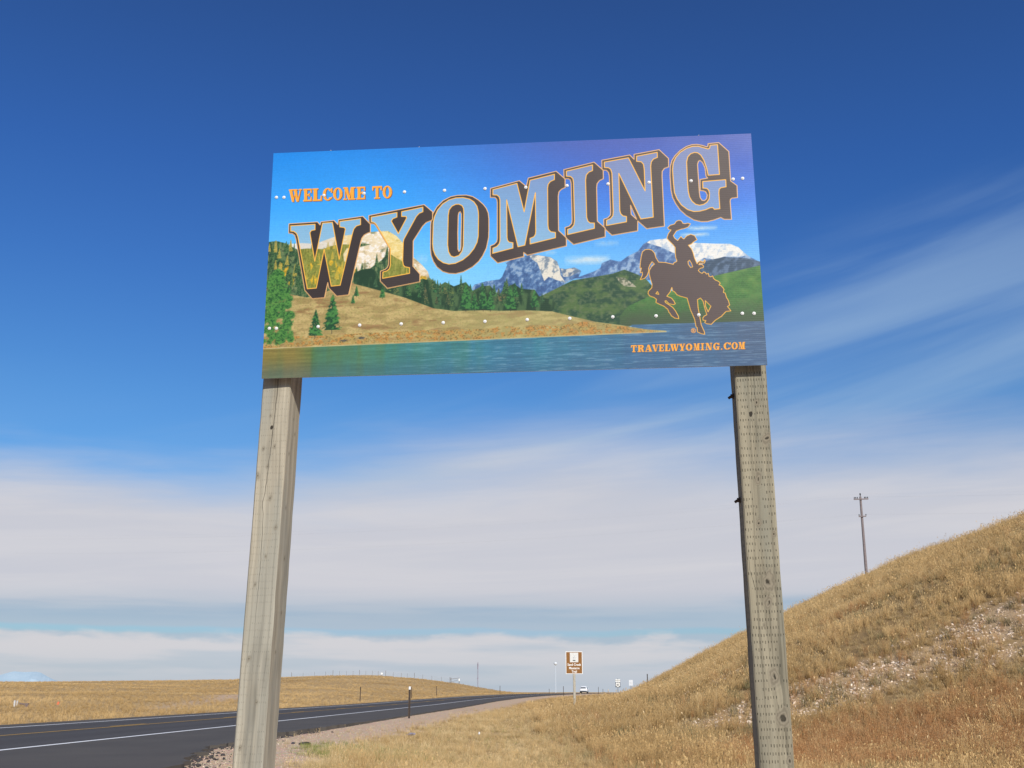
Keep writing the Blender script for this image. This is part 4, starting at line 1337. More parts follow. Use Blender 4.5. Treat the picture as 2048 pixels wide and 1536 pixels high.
text_part('numerals', '85', .36, (0, -.0065, z_sh - .02), M_BLACK, us, depth=.001)
bm = bmesh.new(); bm_box(bm, (0, 0, z_sh + .50), (.6, .004, .3)); nb = bm_obj('direction_plate', bm, M_SHEETW, us)
text_part('direction_lettering', 'NORTH', .19, (0, -.004, z_sh + .50), M_BLACK, us, depth=.001)

M_DULLW = grain_mat('dulled_white_sheeting', (.60, .61, .62), (.55, .56, .57), 9, .5)
# ---- plain white sign further along
WY_ = 164.0; WX = .1075 * WY_
wz = H(WX, WY_) - .05
ws = empty('small_white_sign', (WX, WY_, wz), 'small plain white road sign right of the highway shield, half behind grass', 'sign', None, rad(6))
px = WY_ / 2130
z_w = CAMZ + (1384 - 1367) * px - wz
bm = bmesh.new(); bm_tube(bm, (0, .04, 0), (0, .04, z_w + .3), .045, seg=8); bm_obj('post', bm, M_STEEL, ws)
bm = bmesh.new(); bm_box(bm, (0, 0, z_w), (.58, .004, .82), bev=.001); wp_ = bm_obj('plate', bm, M_DULLW, ws)
M_FADED = grain_mat('faded_ink', (.42, .42, .42), (.5, .5, .5), 20)
for dx, dz in ((-.11, -.02), (.11, -.02)):
    bm = bmesh.new(); bm_box(bm, (dx, -.0035, z_w + dz), (.12, .002, .14)); bm_obj('faint_marking', bm, M_FADED, wp_)


# ---- white car driving away on the crest
def make_car(x, y, rz):
    z = float(zroad(np.array([y]))[0]) + .004
    root = empty('white_car', (x, y, z), 'white people carrier driving away over the road crest', 'car', None, rz)
    M_PAINT = grain_mat('white_car_paint', (.74, .75, .76), (.70, .71, .72), 3, .3, 0, 0, .5)
    M_GLASS = new_mat('dark_car_glass', (.02, .025, .03), .08, 0, .6)[0]
    M_TYRE = new_mat('tyre_rubber', (.02, .02, .02), .85)[0]
    M_RIM = new_mat('wheel_rim', (.5, .5, .5), .3, .9)[0]
    M_LAMP = new_mat('red_lamp_lens', (.45, .02, .02), .25)[0]
    M_TRIM = new_mat('black_bumper_trim', (.03, .03, .03), .7)[0]
    # stations along the length: (y, z_low, z_belt, z_roof, half width low, half width roof)
    st = [(-2.30, .42, .95, 1.00, .82, .74), (-2.22, .34, .98, 1.52, .90, .64), (-1.95, .30, 1.0, 1.66, .93, .66), (-.9, .30, 1.0, 1.70, .94, .68), (.2, .30, 1.0, 1.68, .94, .67), (.75, .30, 1.0, 1.55, .93, .64), (1.35, .30, .99, 1.02, .92, .78), (2.15, .34, .82, .84, .86, .72), (2.35, .42, .66, .68, .74, .62)]
    V, F = [], []
    for (yy, zl, zbt, zr_, wl, wr) in st:
        zm = (zl + zbt) / 2
        V += [(-wl * .94, yy, zl), (-wl, yy, zm), (-wl * .97, yy, zbt), (-wr, yy, zr_ - .05), (-wr * .8, yy, zr_), (wr * .8, yy, zr_), (wr, yy, zr_ - .05), (wl * .97, yy, zbt), (wl, yy, zm), (wl * .94, yy, zl)]
    n = 10
    for i in range(len(st) - 1):
        for j in range(n):
            F.append((i * n + j, i * n + (j + 1) % n, (i + 1) * n + (j + 1) % n, (i + 1) * n + j))
    F.append(tuple(range(n))[::-1]); F.append(tuple((len(st) - 1) * n + k for k in range(n)))
    body = mesh_obj('body', V, F, M_PAINT, root, True)
    md = body.modifiers.new('round', 'BEVEL'); md.width = .03; md.segments = 2; md.limit_method = 'ANGLE'
    # rear window, side windows, windscreen, lamps, bumper, plate
    def quad(name, pts, mat, par=body):
        c = sum((Vector(p) for p in pts), Vector()) / len(pts)
        nrm = (Vector(pts[1]) - Vector(pts[0])).cross(Vector(pts[2]) - Vector(pts[0])).normalized()
        P = [Vector(p) + nrm * .012 for p in pts] + [Vector(p) - nrm * .02 for p in pts]
        k = len(pts)
        return mesh_obj(name, P, [tuple(range(k)), tuple(range(2 * k - 1, k - 1, -1))] + [(i, i + k, (i + 1) % k + k, (i + 1) % k) for i in range(k)], mat, par)
    quad('rear_window', [(-.70, -2.275, 1.05), (.70, -2.275, 1.05), (.58, -2.235, 1.46), (-.58, -2.235, 1.46)], M_GLASS)
    quad('windscreen', [(.74, 1.30, 1.06), (-.74, 1.30, 1.06), (-.58, .80, 1.5), (.58, .80, 1.5)], M_GLASS)
    for s in (-1, 1):
        p = [(s * .925, -1.95, 1.04), (s * .925, .95, 1.04), (s * .70, .62, 1.52), (s * .70, -1.85, 1.54)]
        quad('side_window', p if s > 0 else p[::-1], M_GLASS)
        quad('tail_lamp', [(s * .84 - .07, -2.262, .84), (s * .84 + .07, -2.262, .84), (s * .80 + .05, -2.25, 1.02), (s * .80 - .05, -2.25, 1.02)], M_LAMP)
        bm = bmesh.new(); bm_box(bm, (s * 1.0, .95, 1.05), (.16, .1, .12), bev=.02); bm_obj('door_mirror', bm, M_PAINT, body)
        for yy in (-1.40, 1.45):
            bm = bmesh.new(); bm_tube(bm, (s * .70, yy, .33), (s * .93, yy, .33), .33, seg=20); w = bm_obj('wheel', bm, M_TYRE, root)
            bm = bmesh.new(); bm_tube(bm, (s * .92, yy, .33), (s * .94, yy, .33), .2, seg=14); bm_obj('rim', bm, M_RIM, w)
    bm = bmesh.new(); bm_box(bm, (0, -2.28, .50), (1.64, .16, .20), bev=.03); bm_obj('rear_bumper', bm, M_TRIM, root)
    bm = bmesh.new(); bm_box(bm, (0, -2.315, .80), (.31, .02, .16)); bm_obj('number_plate', bm, M_SHEETW, root)
    return root


CY = 278.0
make_car(18.1, CY, -.14)

# ---- fence on the brow of the left rise
fx = [(-66.5, 333), (-63.4, 335), (-60.5, 338), (-57.5, 340.5), (-55.5, 342), (-53.54, 342.8), (-51.58, 343.6), (-49.57, 344.1), (-47.6, 344.4), (-45.63, 344.6), (-43.62, 344.7), (-41.81, 344.8), (-39.5, 345), (-37.12, 345), (-34.6, 345), (-32.71, 345), (-30.5, 345), (-27.89, 345), (-25, 344.6), (-22, 344), (-19.3, 343.6)]
fence = empty('wire_fence', (fx[6][0], fx[6][1], H(*fx[6])), 'thin wire fence with slim posts along the brow of the left hill', 'fence')
fo = Vector(fence.location)
hts = []
for k, (x, y) in enumerate(fx):
    z = H(x, y); h = 1.45 if k % 4 else 1.75
    hts.append((x, y, z))
    bm = bmesh.new()
    bm_tube(bm, Vector((x, y, z - .3)) - fo, Vector((x, y, z + h)) - fo, .055 if k % 4 == 0 else .035, seg=6)
    bm_obj('post', bm, M_OLDWOOD, fence)
for lv in (.45, .85, 1.2):
    bm = bmesh.new()
    for a, c in zip(hts, hts[1:]):
        bm_tube(bm, Vector((a[0], a[1], a[2] + lv)) - fo, Vector((c[0], c[1], c[2] + lv)) - fo, .006, seg=4, cap=False)
    bm_obj('wire', bm, M_STEEL, fence)
x, y = -40.6, 344.0
mk = empty('white_marker_box', (x, y, H(x, y)), 'tiny white box on the hilltop fence line', 'marker')
bm = bmesh.new(); bm_box(bm, (0, 0, .75), (.55, .4, .55), bev=.03); bm_obj('box', bm, M_SHEETW, mk)
bm = bmesh.new(); bm_tube(bm, (0, 0, -.1), (0, 0, .6), .06, seg=6); bm_obj('post', bm, M_OLDWOOD, mk)

# ---- pipe gate on the falling shoulder of that hill
gx0, gy0 = -18.6, 337.0
gate = empty('pipe_gate', (gx0, gy0, H(gx0, gy0)), 'open pipe gate frame on the falling right shoulder of the left hill', 'gate')
for dx in (0, 2.5):
    bm = bmesh.new(); zz = H(gx0 + dx, gy0) - gate.location.z
    bm_tube(bm, (dx, 0, zz - .3), (dx, 0, zz + 1.6), .09, seg=8); bm_obj('gate_post', bm, M_OLDWOOD, gate)
bm = bmesh.new(); bm_tube(bm, (-.3, .06, 1.15), (2.6, .06, 1.5), .06, seg=6); bm_obj('top_rail', bm, M_OLDWOOD, gate)
bm = bmesh.new(); bm_tube(bm, (0, .06, .3), (2.5, .06, 1.05), .04, seg=6); bm_obj('brace', bm, M_OLDWOOD, gate)
bm = bmesh.new(); bm_box(bm, (2.5, -.12, .95), (.3, .03, .7)); bm_obj('pale_board', bm, M_SHEETW, gate)

# ---- utility pole on the cut slope
ux, uy = 34.58, 105.0
uz = H(ux, uy)
up = empty('utility_pole', (ux, uy, uz), 'wooden utility pole with two crossarms rising behind the grassy slope', 'utility pole')
lean = Vector((.012, 0, 1)).normalized()
hp = 19.75 - uz
M_POLE = grain_mat('grey_pole_wood', (.16, .13, .13), (.24, .20, .19), 9, .9, 0, .2)
bm = bmesh.new(); bm_tube(bm, lean * -1, lean * hp, .165, .105, 12); bm_obj('pole', bm, M_POLE, up)
for zz, hw, ins in ((hp - .28, .72, (-.66, -.52, -.36, .36, .5, .66)), (hp - 2.0, .36, (-.32, .36))):
    bm = bmesh.new(); bm_box(bm, lean * zz + Vector((0, -.17, 0)), (hw * 2, .09, .11), Matrix.Rotation(rad(-2), 3, 'Y')); ca = bm_obj('crossarm', bm, M_POLE, up)
    for dx in ins:
        bm = bmesh.new()
        q = lean * zz + Vector((dx, -.17, dx * .035))
        bm_tube(bm, q + Vector((0, 0, .05)), q + Vector((0, 0, .12)), .02, seg=6)
        bm_tube(bm, q + Vector((0, 0, .10)), q + Vector((0, 0, .22)), .055, .04, 8)
        bm_obj('insulator', bm, M_BLACK, ca)
bm = bmesh.new(); bm_tube(bm, lean * hp, lean * (hp + .16), .03, seg=6); bm_tube(bm, lean * (hp + .14), lean * (hp + .34), .075, .06, 8); bm_obj('top_insulator', bm, M_BLACK, up)
for zz, dxs in ((hp + .28, (0,)), (hp - .06, (-.66, .66)), (hp - 1.8, (-.32, .36))):
    for dx in dxs:
        for sgn in (-1, 1):
            bm = bmesh.new()
            a = lean * zz + Vector((dx, -.17 if dx else 0, 0))
            far = a + Vector((sgn * 95, sgn * -26, sgn * .6))
            pr = None
            for i in range(13):
                t_ = i / 12
                p = a.lerp(far, t_) - Vector((0, 0, 4 * 1.1 * t_ * (1 - t_)))
                if pr is not None:
                    bm_tube(bm, pr, p, .0011, seg=4, cap=False)
                pr = p
            bm_obj('wire', bm, M_STEEL, up)

# ---- masts far beyond the crest
def mast(x, y, h, head):
    z = -6.0
    if head:
        r_ = empty('pale_tower', (x, y, z), 'distant slender pale tower with a rounded white head beyond the road', 'tower')
        mp = new_mat('pale_tower_paint', (.50, .55, .60), .6)[0]
        bm = bmesh.new(); bm_tube(bm, (0, 0, 0), (0, 0, h - 2), .30, .2, 10); bm_obj('column', bm, mp, r_)
        bm = bmesh.new()
        prof = [(.25, -1.6), (.8, -1.2), (1.2, -.6), (1.25, -.1), (1.0, .4), (.45, .7), (.05, .8)]
        for (a, za), (c, zc) in zip(prof, prof[1:]):
            bm_tube(bm, (0, 0, h + za), (0, 0, h + zc), a, c, 14, False)
        bm_obj('rounded_head', bm, grain_mat('dull_white_paint', (.62, .65, .67), (.55, .58, .6), 2, .6), r_)
    else:
        r_ = empty('radio_mast', (x, y, z), 'distant thin lattice radio mast above the right end of the left hill', 'mast')
        mp = new_mat('mast_steel', (.30, .27, .32), .6)[0]
        bm = bmesh.new()
        w = .55
        cs = [(w * math.cos(a), w * math.sin(a)) for a in (0.5, 2.6, 4.7)]
        for cx, cy in cs:
            bm_tube(bm, (cx, cy, 0), (cx, cy, h), .07, seg=4)
        for i in range(int(h / 1.2)):
            for k in range(3):
                a, c = cs[k], cs[(k + 1) % 3]
                bm_tube(bm, (*a, i * 1.2), (*c, i * 1.2 + 1.2), .045, seg=3, cap=False)
        bm_obj('lattice', bm, mp, r_)
        for zz, hh_ in ((h - 6, 4.5), (h * .55, 1.5)):
            bm = bmesh.new(); bm_tube(bm, (0, 0, zz), (0, 0, zz + hh_), .55, .35, 8); bm_obj('antenna', bm, mp, r_)


mast(-.031 * 950, 950, 6 + CAMZ + (1384 - 1328) / 2130 * 950, False)
mast(.0395 * 800, 800, 6 + CAMZ + (1384 - 1327) / 2130 * 800 - 1.2, True)

# ---- cable hardware in the far verge
x, y = -31.4, 70.2
cb = empty('utility_pedestal', (x, y, H(x, y)), 'low grey utility pedestal with dark pipe lying in far left verge grass', 'utility box')
bm = bmesh.new(); bm_box(bm, (0, 0, .16), (.10, .10, .42), bev=.01); bm_box(bm, (.16, 0, .16), (.07, .09, .40), bev=.01); bm_obj('stubs', bm, grain_mat('pale_grey_paint', (.55, .54, .52), (.42, .41, .4), 20), cb)
bm = bmesh.new(); bm_tube(bm, (.24, 0, .18), (.75, -.05, .12), .06, seg=8); bm_box(bm, (.80, -.05, .08), (.22, .18, .24), bev=.02); bm_obj('pipe', bm, grain_mat('dark_pipe', (.12, .09, .085), (.17, .13, .12), 20), cb)
x, y = -28.82, 70.6
om = empty('orange_marker', (x, y, H(x, y)), 'small orange marker flag in the far left verge', 'marker')
bm = bmesh.new(); bm_tube(bm, (0, 0, -.05), (.05, 0, .42), .008, seg=5); bm_obj('stem', bm, M_STEEL, om)
bm = bmesh.new(); bm_box(bm, (.0, 0, .24), (.12, .02, .20), Matrix.Rotation(.35, 3, 'Y')); bm_obj('flag', bm, new_mat('orange_plastic', (.62, .15, .07), .6)[0], om)


# ---- litter and tyre scrap on the right verge
def scrap(name, x, y, size, mat, label, cat, seed, flat=.35, dz=.0):
    rng = np.random.default_rng(seed)
    bm = bmesh.new()
    bmesh.ops.create_icosphere(bm, subdivisions=2, radius=1.0)
    for v in bm.verts:
        n = .7 + .6 * rng.random()
        v.co = Vector((v.co.x * size * n, v.co.y * size * .5 * n, v.co.z * size * flat * n))
    o = bm_obj(name, bm, mat)
    o.location = (x, y, H(x, y) + size * flat * .6 + dz)
    o.rotation_euler = (.1, .1, seed)
    return tag(o, label, cat)


scrap('tyre_scrap', -4.74, 25.6, .16, M_BLACK, 'torn black tyre scrap lying on the gravel by the left timber post', 'tyre scrap', 3, .22)
scrap('tyre_scrap', -5.05, 25.9, .09, M_BLACK, 'smaller black rubber strip beside the torn tyre scrap', 'tyre scrap', 5, .2)
scrap('litter', -1.04, 35.4, .07, M_SHEETW, 'small crumpled white paper litter in short grass', 'litter', 8, .7, .08)
scrap('litter', -2.9, 32.2, .13, grain_mat('grey_blue_rag', (.16, .16, .22), (.24, .22, .26), 20), 'grey blue rag lying in short grass of the verge', 'litter', 9, .35, .06)

# ---- far blue mountains
def far_mountains():
    rng = np.random.default_rng(8)
    d = 30000.0
    V, F = [], []
    xs = np.linspace(-.75, -.395, 90)
    for a in xs:
        base = np.interp(a, [-.75, -.49, -.47, -.452, -.428, -.42, -.407, -.395], [.015, .0135, .0155, .0182, .018, .0135, .0085, .003])
        hz = d * (base + (fbm(np.array([a * 60]), np.array([1.]), 5, 4)[0] - .5) * .0035) + 1
        for k, (dd, f_) in enumerate(((0, .05), (900, .55), (2200, 1.0), (5000, .1))):
            n = .85 + .3 * rng.random() if k in (1,) else 1
            V.append(((d + dd) * a, d + dd, max(2, hz) * f_ * n))
    for i in range(len(xs) - 1):
        for k in range(3):
            F.append((i * 4 + k, (i + 1) * 4 + k, (i + 1) * 4 + k + 1, i * 4 + k + 1))
    m, b, bs = new_mat('haze_tinted_rock', rough=.95, spec=.0)
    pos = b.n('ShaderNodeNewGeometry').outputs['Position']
    b.put(bs.inputs['Base Color'], b.mix(b.mr(b.noise(pos, .0012, 5, .6), .4, .65), (.38, .50, .57), (.45, .555, .615)))  # pale blue of the distance haze painted into the rock colour
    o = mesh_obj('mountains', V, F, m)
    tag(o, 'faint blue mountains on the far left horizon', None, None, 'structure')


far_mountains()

# ------------------------------------------------------------------ grasses, weeds and stones (uncountable ground cover)
def blade_mesh(name, rng, n, h, spread, wid, lean, heads=0.0, segs=3, curl=.4):
    """a tuft: n tapering bent blades; 'h' attribute runs 0..1 from root to tip"""
    V, F, T = [], [], []
    for k in range(n):
        a = rng.uniform(0, 2 * math.pi); r = spread * math.sqrt(rng.random())
        p = np.array([r * math.cos(a), r * math.sin(a), -.02])
        d = rng.uniform(0, 2 * math.pi)
        ln = lean * rng.uniform(.2, 1.2)
        hh = h * rng.uniform(.55, 1.1); w = wid * rng.uniform(.7, 1.3)
        side = np.array([-math.sin(d), math.cos(d), 0])
        f = rng.uniform(0, math.pi); side = np.array([math.cos(f), math.sin(f), 0])
        i0 = len(V)
        for s_ in range(segs + 1):
            t = s_ / segs
            off = ln * hh * (t * .6 + curl * t * t)
            c = p + np.array([math.cos(d) * off, math.sin(d) * off, hh * (t - .18 * ln * t * t)])
            ww = w * (1 - .8 * t)
            V += [c - side * ww / 2, c + side * ww / 2]; T += [t, t]
        for s_ in range(segs):
            a0 = i0 + 2 * s_
            F.append((a0, a0 + 1, a0 + 3, a0 + 2))
        if rng.random() < heads:                     # seed head
            c = V[-1]
            b0 = len(V)
            s2 = hh * .11
            q = np.array([math.cos(d), math.sin(d), 0]) * s2 * .4
            V += [c - side * w * 1.1, c + side * w * 1.1, c + q + np.array([0, 0, s2]), c - q * .4 + np.array([0, 0, s2 * .8])]
            T += [1, 1, 1, 1]
            F += [(b0, b0 + 1, b0 + 2), (b0, b0 + 2, b0 + 3)]
    return finish_tuft(name, V, F, T)


def finish_tuft(name, V, F, T):
    me = bpy.data.meshes.new(name)
    me.from_pydata([tuple(v) for v in V], [], F)
    at = me.attributes.new('along', 'FLOAT', 'POINT')
    at.data.foreach_set('value', np.array(T, np.float32))
    return me


def weed_mesh(name, rng, n, h, spread):
    """branching seed-head weed: thin stalks carrying many small bracts"""
    V, F, T = [], [], []
    for k in range(n):
        a = rng.uniform(0, 2 * math.pi); r = spread * rng.random()
        tip = np.array([math.cos(a) * r * 2.2, math.sin(a) * r * 2.2, h * rng.uniform(.6, 1.05)])
        p = np.array([math.cos(a) * r * .4, math.sin(a) * r * .4, -.02])
        f = rng.uniform(0, math.pi); side = np.array([math.cos(f), math.sin(f), 0]) * .0035
        i0 = len(V)
        V += [p - side, p + side, tip + side * .4, tip - side * .4]; T += [0, 0, .6, .6]
        F.append((i0, i0 + 1, i0 + 2, i0 + 3))
        for j in range(16):
            t = rng.uniform(.45, 1.0)
            c = p + (tip - p) * t + rng.normal(0, .016 + .012 * t, 3)
            u = rng.normal(0, 1, 3); u /= np.linalg.norm(u); v = np.cross(u, rng.normal(0, 1, 3)); v /= np.linalg.norm(v)
            s_ = rng.uniform(.006, .014)
            i0 = len(V)
            V += [c - u * s_, c + v * s_ * .6, c + u * s_]; T += [1, 1, 1]
            F.append((i0, i0 + 1, i0 + 2))
    return finish_tuft(name, V, F, T)


def rock_mesh(name, seed):
    rng = np.random.default_rng(seed)
    bm = bmesh.new()
    bmesh.ops.create_icosphere(bm, subdivisions=1, radius=1.0)
    ax = rng.uniform(.5, 1.1, 3)
    for v in bm.verts:
        n = .72 + .5 * rng.random()
        v.co = Vector((v.co.x * ax[0] * n, v.co.y * ax[1] * n, v.co.z * ax[2] * .62 * n))
    me = bpy.data.meshes.new(name)
    bm.to_mesh(me); bm.free()
    return me


def tuft_mat(name, lo, hi, var=.3, rough=.75, trans=True):
    """blade colour from root to tip, with tuft-to-tuft variation through the instance attribute 'tint'"""
    m, b, bs = new_mat(name, hi[0], rough, 0, .15)
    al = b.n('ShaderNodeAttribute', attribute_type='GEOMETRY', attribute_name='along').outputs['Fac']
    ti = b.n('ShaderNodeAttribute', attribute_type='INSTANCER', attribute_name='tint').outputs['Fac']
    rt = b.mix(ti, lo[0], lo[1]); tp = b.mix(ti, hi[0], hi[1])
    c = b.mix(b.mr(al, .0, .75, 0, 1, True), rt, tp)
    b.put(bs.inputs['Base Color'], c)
    if trans:
        nt = m.node_tree
        tr = b.n('ShaderNodeBsdfTranslucent'); b.put(tr.inputs[0], c)
        mx = b.n('ShaderNodeMixShader'); mx.inputs[0].default_value = .28
        nt.links.new(bs.outputs[0], mx.inputs[1]); nt.links.new(tr.outputs[0], mx.inputs[2])
        nt.links.new(mx.outputs[0], nt.nodes['Material Output'].inputs[0])
    return m


def scatter(name, P, scale, tint, meshes, mat, label, tilt=.12, seed=1, squash=None):
    rng = np.random.default_rng(seed)
    n = len(P)
    src = bpy.data.collections.new(name + '_kinds')
    for k, me in enumerate(meshes):
        me.materials.clear(); me.materials.append(mat)
        src.objects.link(bpy.data.objects.new(f'{name}_kind_{chr(97 + k)}', me))
    me = bpy.data.meshes.new(name)
    me.vertices.add(n); me.vertices.foreach_set('co', P.astype(np.float32).ravel())
    def attr(nm, typ, v, key='value'):
        a = me.attributes.new(nm, typ, 'POINT'); a.data.foreach_set(key, np.asarray(v).ravel())
    rot = np.stack([rng.normal(0, tilt, n), rng.normal(0, tilt, n), rng.uniform(0, 2 * math.pi, n)], -1).astype(np.float32)
    attr('rot', 'FLOAT_VECTOR', rot, 'vector')
    sc3 = np.repeat(scale[:, None], 3, 1) if scale.ndim == 1 else scale
    attr('siz', 'FLOAT_VECTOR', sc3.astype(np.float32), 'vector')
    attr('tint', 'FLOAT', np.clip(tint, 0, 1).astype(np.float32))
    attr('kind_i', 'INT', rng.integers(0, len(meshes), n).astype(np.int32))
    o = bpy.data.objects.new(name, me)
    COL.objects.link(o)
    tag(o, label, None, None, 'stuff')
    ng = bpy.data.node_groups.new(name, 'GeometryNodeTree')
    ng.interface.new_socket('Geometry', in_out='INPUT', socket_type='NodeSocketGeometry')
    ng.interface.new_socket('Geometry', in_out='OUTPUT', socket_type='NodeSocketGeometry')
    N = ng.nodes; Lk = ng.links.new
    gi = N.new('NodeGroupInput'); go = N.new('NodeGroupOutput')
    ci = N.new('GeometryNodeCollectionInfo'); ci.inputs['Collection'].default_value = src
    ci.inputs['Separate Children'].default_value = True; ci.inputs['Reset Children'].default_value = True
    ip = N.new('GeometryNodeInstanceOnPoints'); ip.inputs['Pick Instance'].default_value = True
    def named(nm, typ):
        a = N.new('GeometryNodeInputNamedAttribute'); a.data_type = typ; a.inputs[0].default_value = nm
        return a.outputs[0]
    er = N.new('FunctionNodeEulerToRotation')
    Lk(named('rot', 'FLOAT_VECTOR'), er.inputs[0])
    Lk(gi.outputs[0], ip.inputs['Points']); Lk(ci.outputs[0], ip.inputs['Instance'])
    Lk(named('kind_i', 'INT'), ip.inputs['Instance Index'])
    Lk(er.outputs[0], ip.inputs['Rotation']); Lk(named('siz', 'FLOAT_VECTOR'), ip.inputs['Scale'])
    Lk(ip.outputs[0], go.inputs[0])
    md = o.modifiers.new('scatter', 'NODES'); md.node_group = ng
    return o


def sample(rng, phi0, phi1, y0, y1, n, power):
    """points in a wedge of ground; density falls with distance as y**-power"""
    e = 2 - power
    u = rng.random(n)
    Y = (y0 ** e + (y1 ** e - y0 ** e) * u) ** (1 / e) if abs(e) > 1e-6 else y0 * (y1 / y0) ** u
    return rng.uniform(phi0, phi1, n) * Y, Y


G = np.random.default_rng(77)
tall = [blade_mesh('tall_straw', G, 24, .43, .09, .0065, .45, .12) for _ in range(6)]
stems = [blade_mesh('long_stem', G, 7, .68, .10, .006, .75, .10, 6, 1.0) for _ in range(5)]
short = [blade_mesh('short_straw', G, 16, .17, .08, .006, .65, .1) for _ in range(4)]
coarse = [blade_mesh('far_straw', G, 12, .40, .22, .022, .45, .3, 2) for _ in range(4)]
weeds = [weed_mesh('rust_weed', G, 7, .38, .10) for _ in range(4)]
sage = [blade_mesh('grey_tuft', G, 26, .22, .10, .010, .7, .0) for _ in range(3)]
greens = [blade_mesh('green_tuft', G, 14, .12, .09, .007, .8, .0) for _ in range(3)]
rocks = [rock_mesh('stone', k) for k in range(6)]

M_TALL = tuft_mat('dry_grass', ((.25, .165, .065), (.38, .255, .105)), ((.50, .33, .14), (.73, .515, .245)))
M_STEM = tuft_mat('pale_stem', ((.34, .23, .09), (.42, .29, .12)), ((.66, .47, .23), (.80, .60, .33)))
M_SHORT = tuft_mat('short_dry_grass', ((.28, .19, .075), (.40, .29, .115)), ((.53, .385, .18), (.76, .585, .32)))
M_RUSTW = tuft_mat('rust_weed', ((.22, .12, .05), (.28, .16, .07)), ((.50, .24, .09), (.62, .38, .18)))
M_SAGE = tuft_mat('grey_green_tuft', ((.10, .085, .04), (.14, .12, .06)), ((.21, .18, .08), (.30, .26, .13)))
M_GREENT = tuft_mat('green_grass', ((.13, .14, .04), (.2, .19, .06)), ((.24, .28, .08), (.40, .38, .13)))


def m_stone():
    m, b, bs = new_mat('pale_pink_stone', rough=.9, spec=.2)
    ti = b.n('ShaderNodeAttribute', attribute_type='INSTANCER', attribute_name='tint').outputs['Fac']
    tc = b.n('ShaderNodeTexCoord').outputs['Object']
    c = b.mix(ti, (.50, .36, .24), (.90, .77, .62))
    c = b.mix(b.mr(b.noise(tc, 3.0, 5, .6), .4, .7, 0, .5), c, (.36, .24, .15))
    b.put(bs.inputs['Base Color'], c)
    return m


M_STONE = m_stone()


def zp(X, Y, dz=0.0):
    return np.stack([X, Y, height(X, Y) + dz], -1)


def tintof(X, Y, rng, s=3.0):
    return np.clip(.5 + (fbm(X / s, Y / s, 71, 4) - .5) * 1.9 + rng.normal(0, .16, len(X)), 0, 1)


# --- hillside and right verge: tall straw
X, Y = sample(G, -.16, .62, 14, 112, 120000, 1.55)
l = lat(X, Y)
gm = gravel_mask(X, Y); sm = scree_mask(X, Y); rm = rust_mask(X, Y)
slope_u = smin(.67 * X + .74 * Y - 23.7, l + 1.2 - np.interp(Y, SY, SS), 6.0)
clump = fbm(X / .9, Y / .9, 73, 3)
dens = np.where((slope_u > .3) | ((X > 2.0) & (slope_u > -4)), .72, .16) * (1 - gm) * (1 - .74 * sm) * (1 - .45 * rm) * sstep(.40, .60, clump + .04)
dens = dens * np.where(l > edge_l(Y) + .9, 1, 0)
k = G.random(len(X)) < dens
X, Y = X[k], Y[k]
sz = G.uniform(.5, 1.2, len(X)) * np.where((smin(.67 * X + .74 * Y - 23.7, lat(X, Y) + 1.2, 6) > .3) | (X > 2.0), 1.0, .62) * (.45 + 1.1 * fbm(X / 1.9, Y / 1.9, 75, 3))
wide = np.clip(Y / 34, 1, 2.2)
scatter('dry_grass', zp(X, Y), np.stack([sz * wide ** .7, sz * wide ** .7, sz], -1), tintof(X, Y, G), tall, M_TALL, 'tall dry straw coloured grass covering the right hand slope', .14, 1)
X, Y = sample(G, -.12, .60, 18, 75, 9000, 1.6)
uu = smin(.67 * X + .74 * Y - 23.7, lat(X, Y) + 1.2, 6)
k = (G.random(len(X)) < .75 * sstep(.44, .60, fbm(X / 1.6, Y / 1.6, 87, 3)) * (uu > 0) * (1 - .6 * scree_mask(X, Y)))
X, Y = X[k], Y[k]
sz = G.uniform(.6, 1.15, len(X))
scatter('long_grass_stems', zp(X, Y), sz, np.clip(.45 + .5 * G.random(len(X)), 0, 1), stems, M_STEM, 'long bent pale grass stems standing above the slope grass', .2, 11)
# --- short straw on the verge and between tufts
X, Y = sample(G, -.30, .62, 13, 90, 60000, 1.55)
l = lat(X, Y)
d = (1 - gravel_mask(X, Y)) ** 2 * (1 - .8 * scree_mask(X, Y)) * .8 + .012 * (l > edge_l(Y) + .5)
k = (G.random(len(X)) < d) & (l > edge_l(Y) + .5)
X, Y = X[k], Y[k]
sz = G.uniform(.6, 1.3, len(X)); wide = np.clip(Y / 30, 1, 2.4)
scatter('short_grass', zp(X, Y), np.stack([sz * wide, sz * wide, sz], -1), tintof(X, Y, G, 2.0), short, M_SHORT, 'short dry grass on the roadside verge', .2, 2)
# --- far grass: beyond the near hill and over the left prairie
X, Y = sample(G, -1.0, .45, 30, 352, 88000, 1.15)
l = lat(X, Y)
k = ((l < -19.0) | ((l > -3.4) & (Y > 85))) & (G.random(len(X)) < (1 - gravel_mask(X, Y)))
X, Y = X[k], Y[k]
sz = G.uniform(.45, 1.0, len(X)) * np.where(lat(X, Y) < -19, .8, 1.1); wide = np.clip(Y / 90, .8, 2.6)
scatter('prairie_grass', zp(X, Y), np.stack([sz * wide, sz * wide, sz], -1), tintof(X, Y, G, 9.0), coarse, M_TALL, 'dry grass of the prairie rise beyond the road', .15, 3)
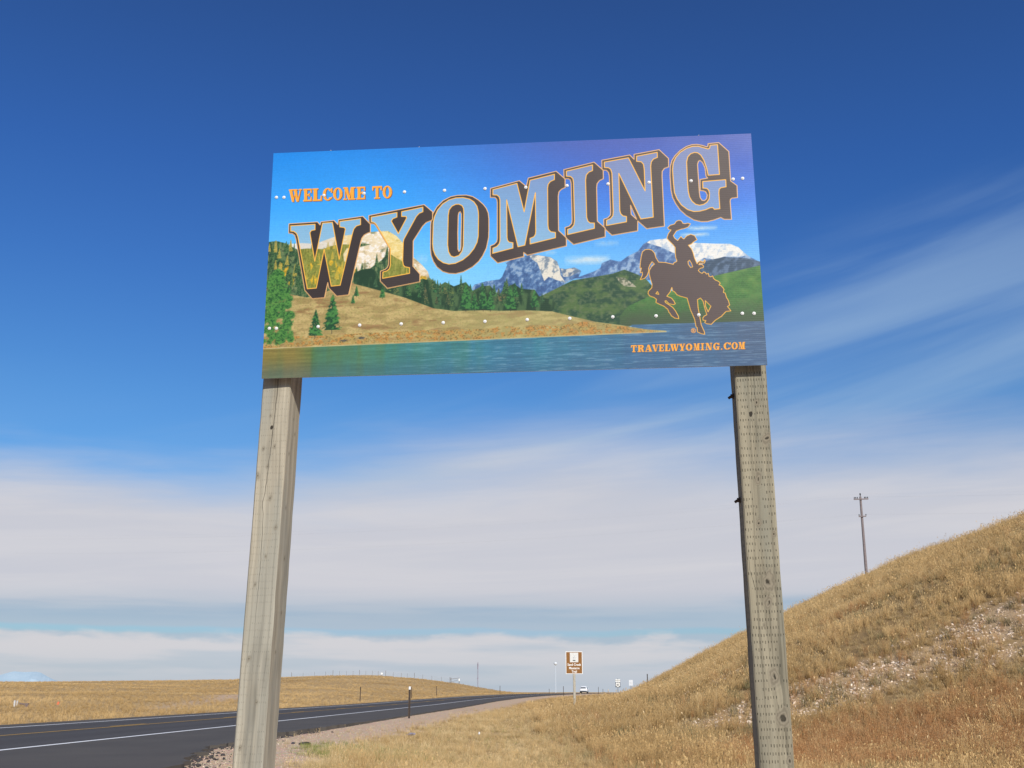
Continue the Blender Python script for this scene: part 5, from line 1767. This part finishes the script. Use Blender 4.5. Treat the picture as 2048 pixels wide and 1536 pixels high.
# --- rust coloured seed-head weeds
X, Y = sample(G, -.02, .60, 19, 60, 60000, 1.5)
rm = rust_mask(X, Y); cl = fbm(X / .8, Y / .8, 79, 3)
k = G.random(len(X)) < (.68 * rm + .06 * scree_mask(X, Y) + .040 * (lat(X, Y) > 0) * sstep(.5, .62, cl)) * (1 - gravel_mask(X, Y))
X, Y = X[k], Y[k]
sz = G.uniform(.7, 1.2, len(X))
scatter('rust_weeds', zp(X, Y), sz, G.random(len(X)), weeds, M_RUSTW, 'rust orange seed head weeds low on the right slope', .1, 4)
# --- grey-green tufts and low sage
X, Y = sample(G, -.05, .60, 18, 90, 9000, 1.4)
cl = fbm(X / 2.5, Y / 2.5, 83, 3)
k = (G.random(len(X)) < .42 * sstep(.48, .62, cl) + .25 * scree_mask(X, Y)) & (lat(X, Y) > .5)
X, Y = X[k], Y[k]
scatter('grey_tufts', zp(X, Y), G.uniform(.7, 2.0, len(X)), G.random(len(X)), sage, M_SAGE, 'dark grey green tufts dotted over the slope', .1, 5)
# --- green grass at the gravel's edge
X, Y = sample(G, -.22, .05, 15, 45, 30000, 1.4)
k = G.random(len(X)) < .30 * green_mask(X, Y) + .02 * (lat(X, Y) > -4)
X, Y = X[k], Y[k]
scatter('green_grass', zp(X, Y), G.uniform(.6, 1.3, len(X)), G.random(len(X)), greens, M_GREENT, 'sparse green grass patch beside the gravel', .2, 6)
# --- stones
X, Y = sample(G, .05, .58, 27, 48, 90000, 1.2)
k = G.random(len(X)) < scree_mask(X, Y) * .45
X, Y = X[k], Y[k]
s = .012 + .045 * G.random(len(X)) ** 4 + .05 * (G.random(len(X)) < .025) * G.random(len(X))
scatter('scree_stones', zp(X, Y, .005), s * 1.25, G.random(len(X)) ** 1.5, rocks, M_STONE, 'pale pinkish stones in the bare band across the slope', .5, 7)
X, Y = sample(G, -.50, .06, 14, 70, 42000, 1.7)
l = lat(X, Y)
k = (G.random(len(X)) < gravel_mask(X, Y)) & (l > edge_l(Y) + .06) & (l < 3)
X, Y = X[k], Y[k]
s = .006 + .012 * G.random(len(X)) ** 4
scatter('gravel', zp(X, Y, .002), s, .2 + G.random(len(X)) * .5, rocks, M_STONE, 'pink gravel shoulder along the road edge', .5, 8)
# --- crumbled asphalt along the ragged apron edge
Y = G.uniform(13.5, 34, 900)
X = edge_l(Y) + np.abs(G.normal(0, .28, 900)) + .0394 * Y
s = .012 + .05 * G.random(900) ** 4
m_crumb = new_mat('crumbled_asphalt', (.055, .048, .045), .9)[0]
scatter('asphalt_crumbs', zp(X, Y, .004), s, G.random(900), [me.copy() for me in rocks], m_crumb, 'crumbled asphalt along the broken pavement edge', .5, 9)
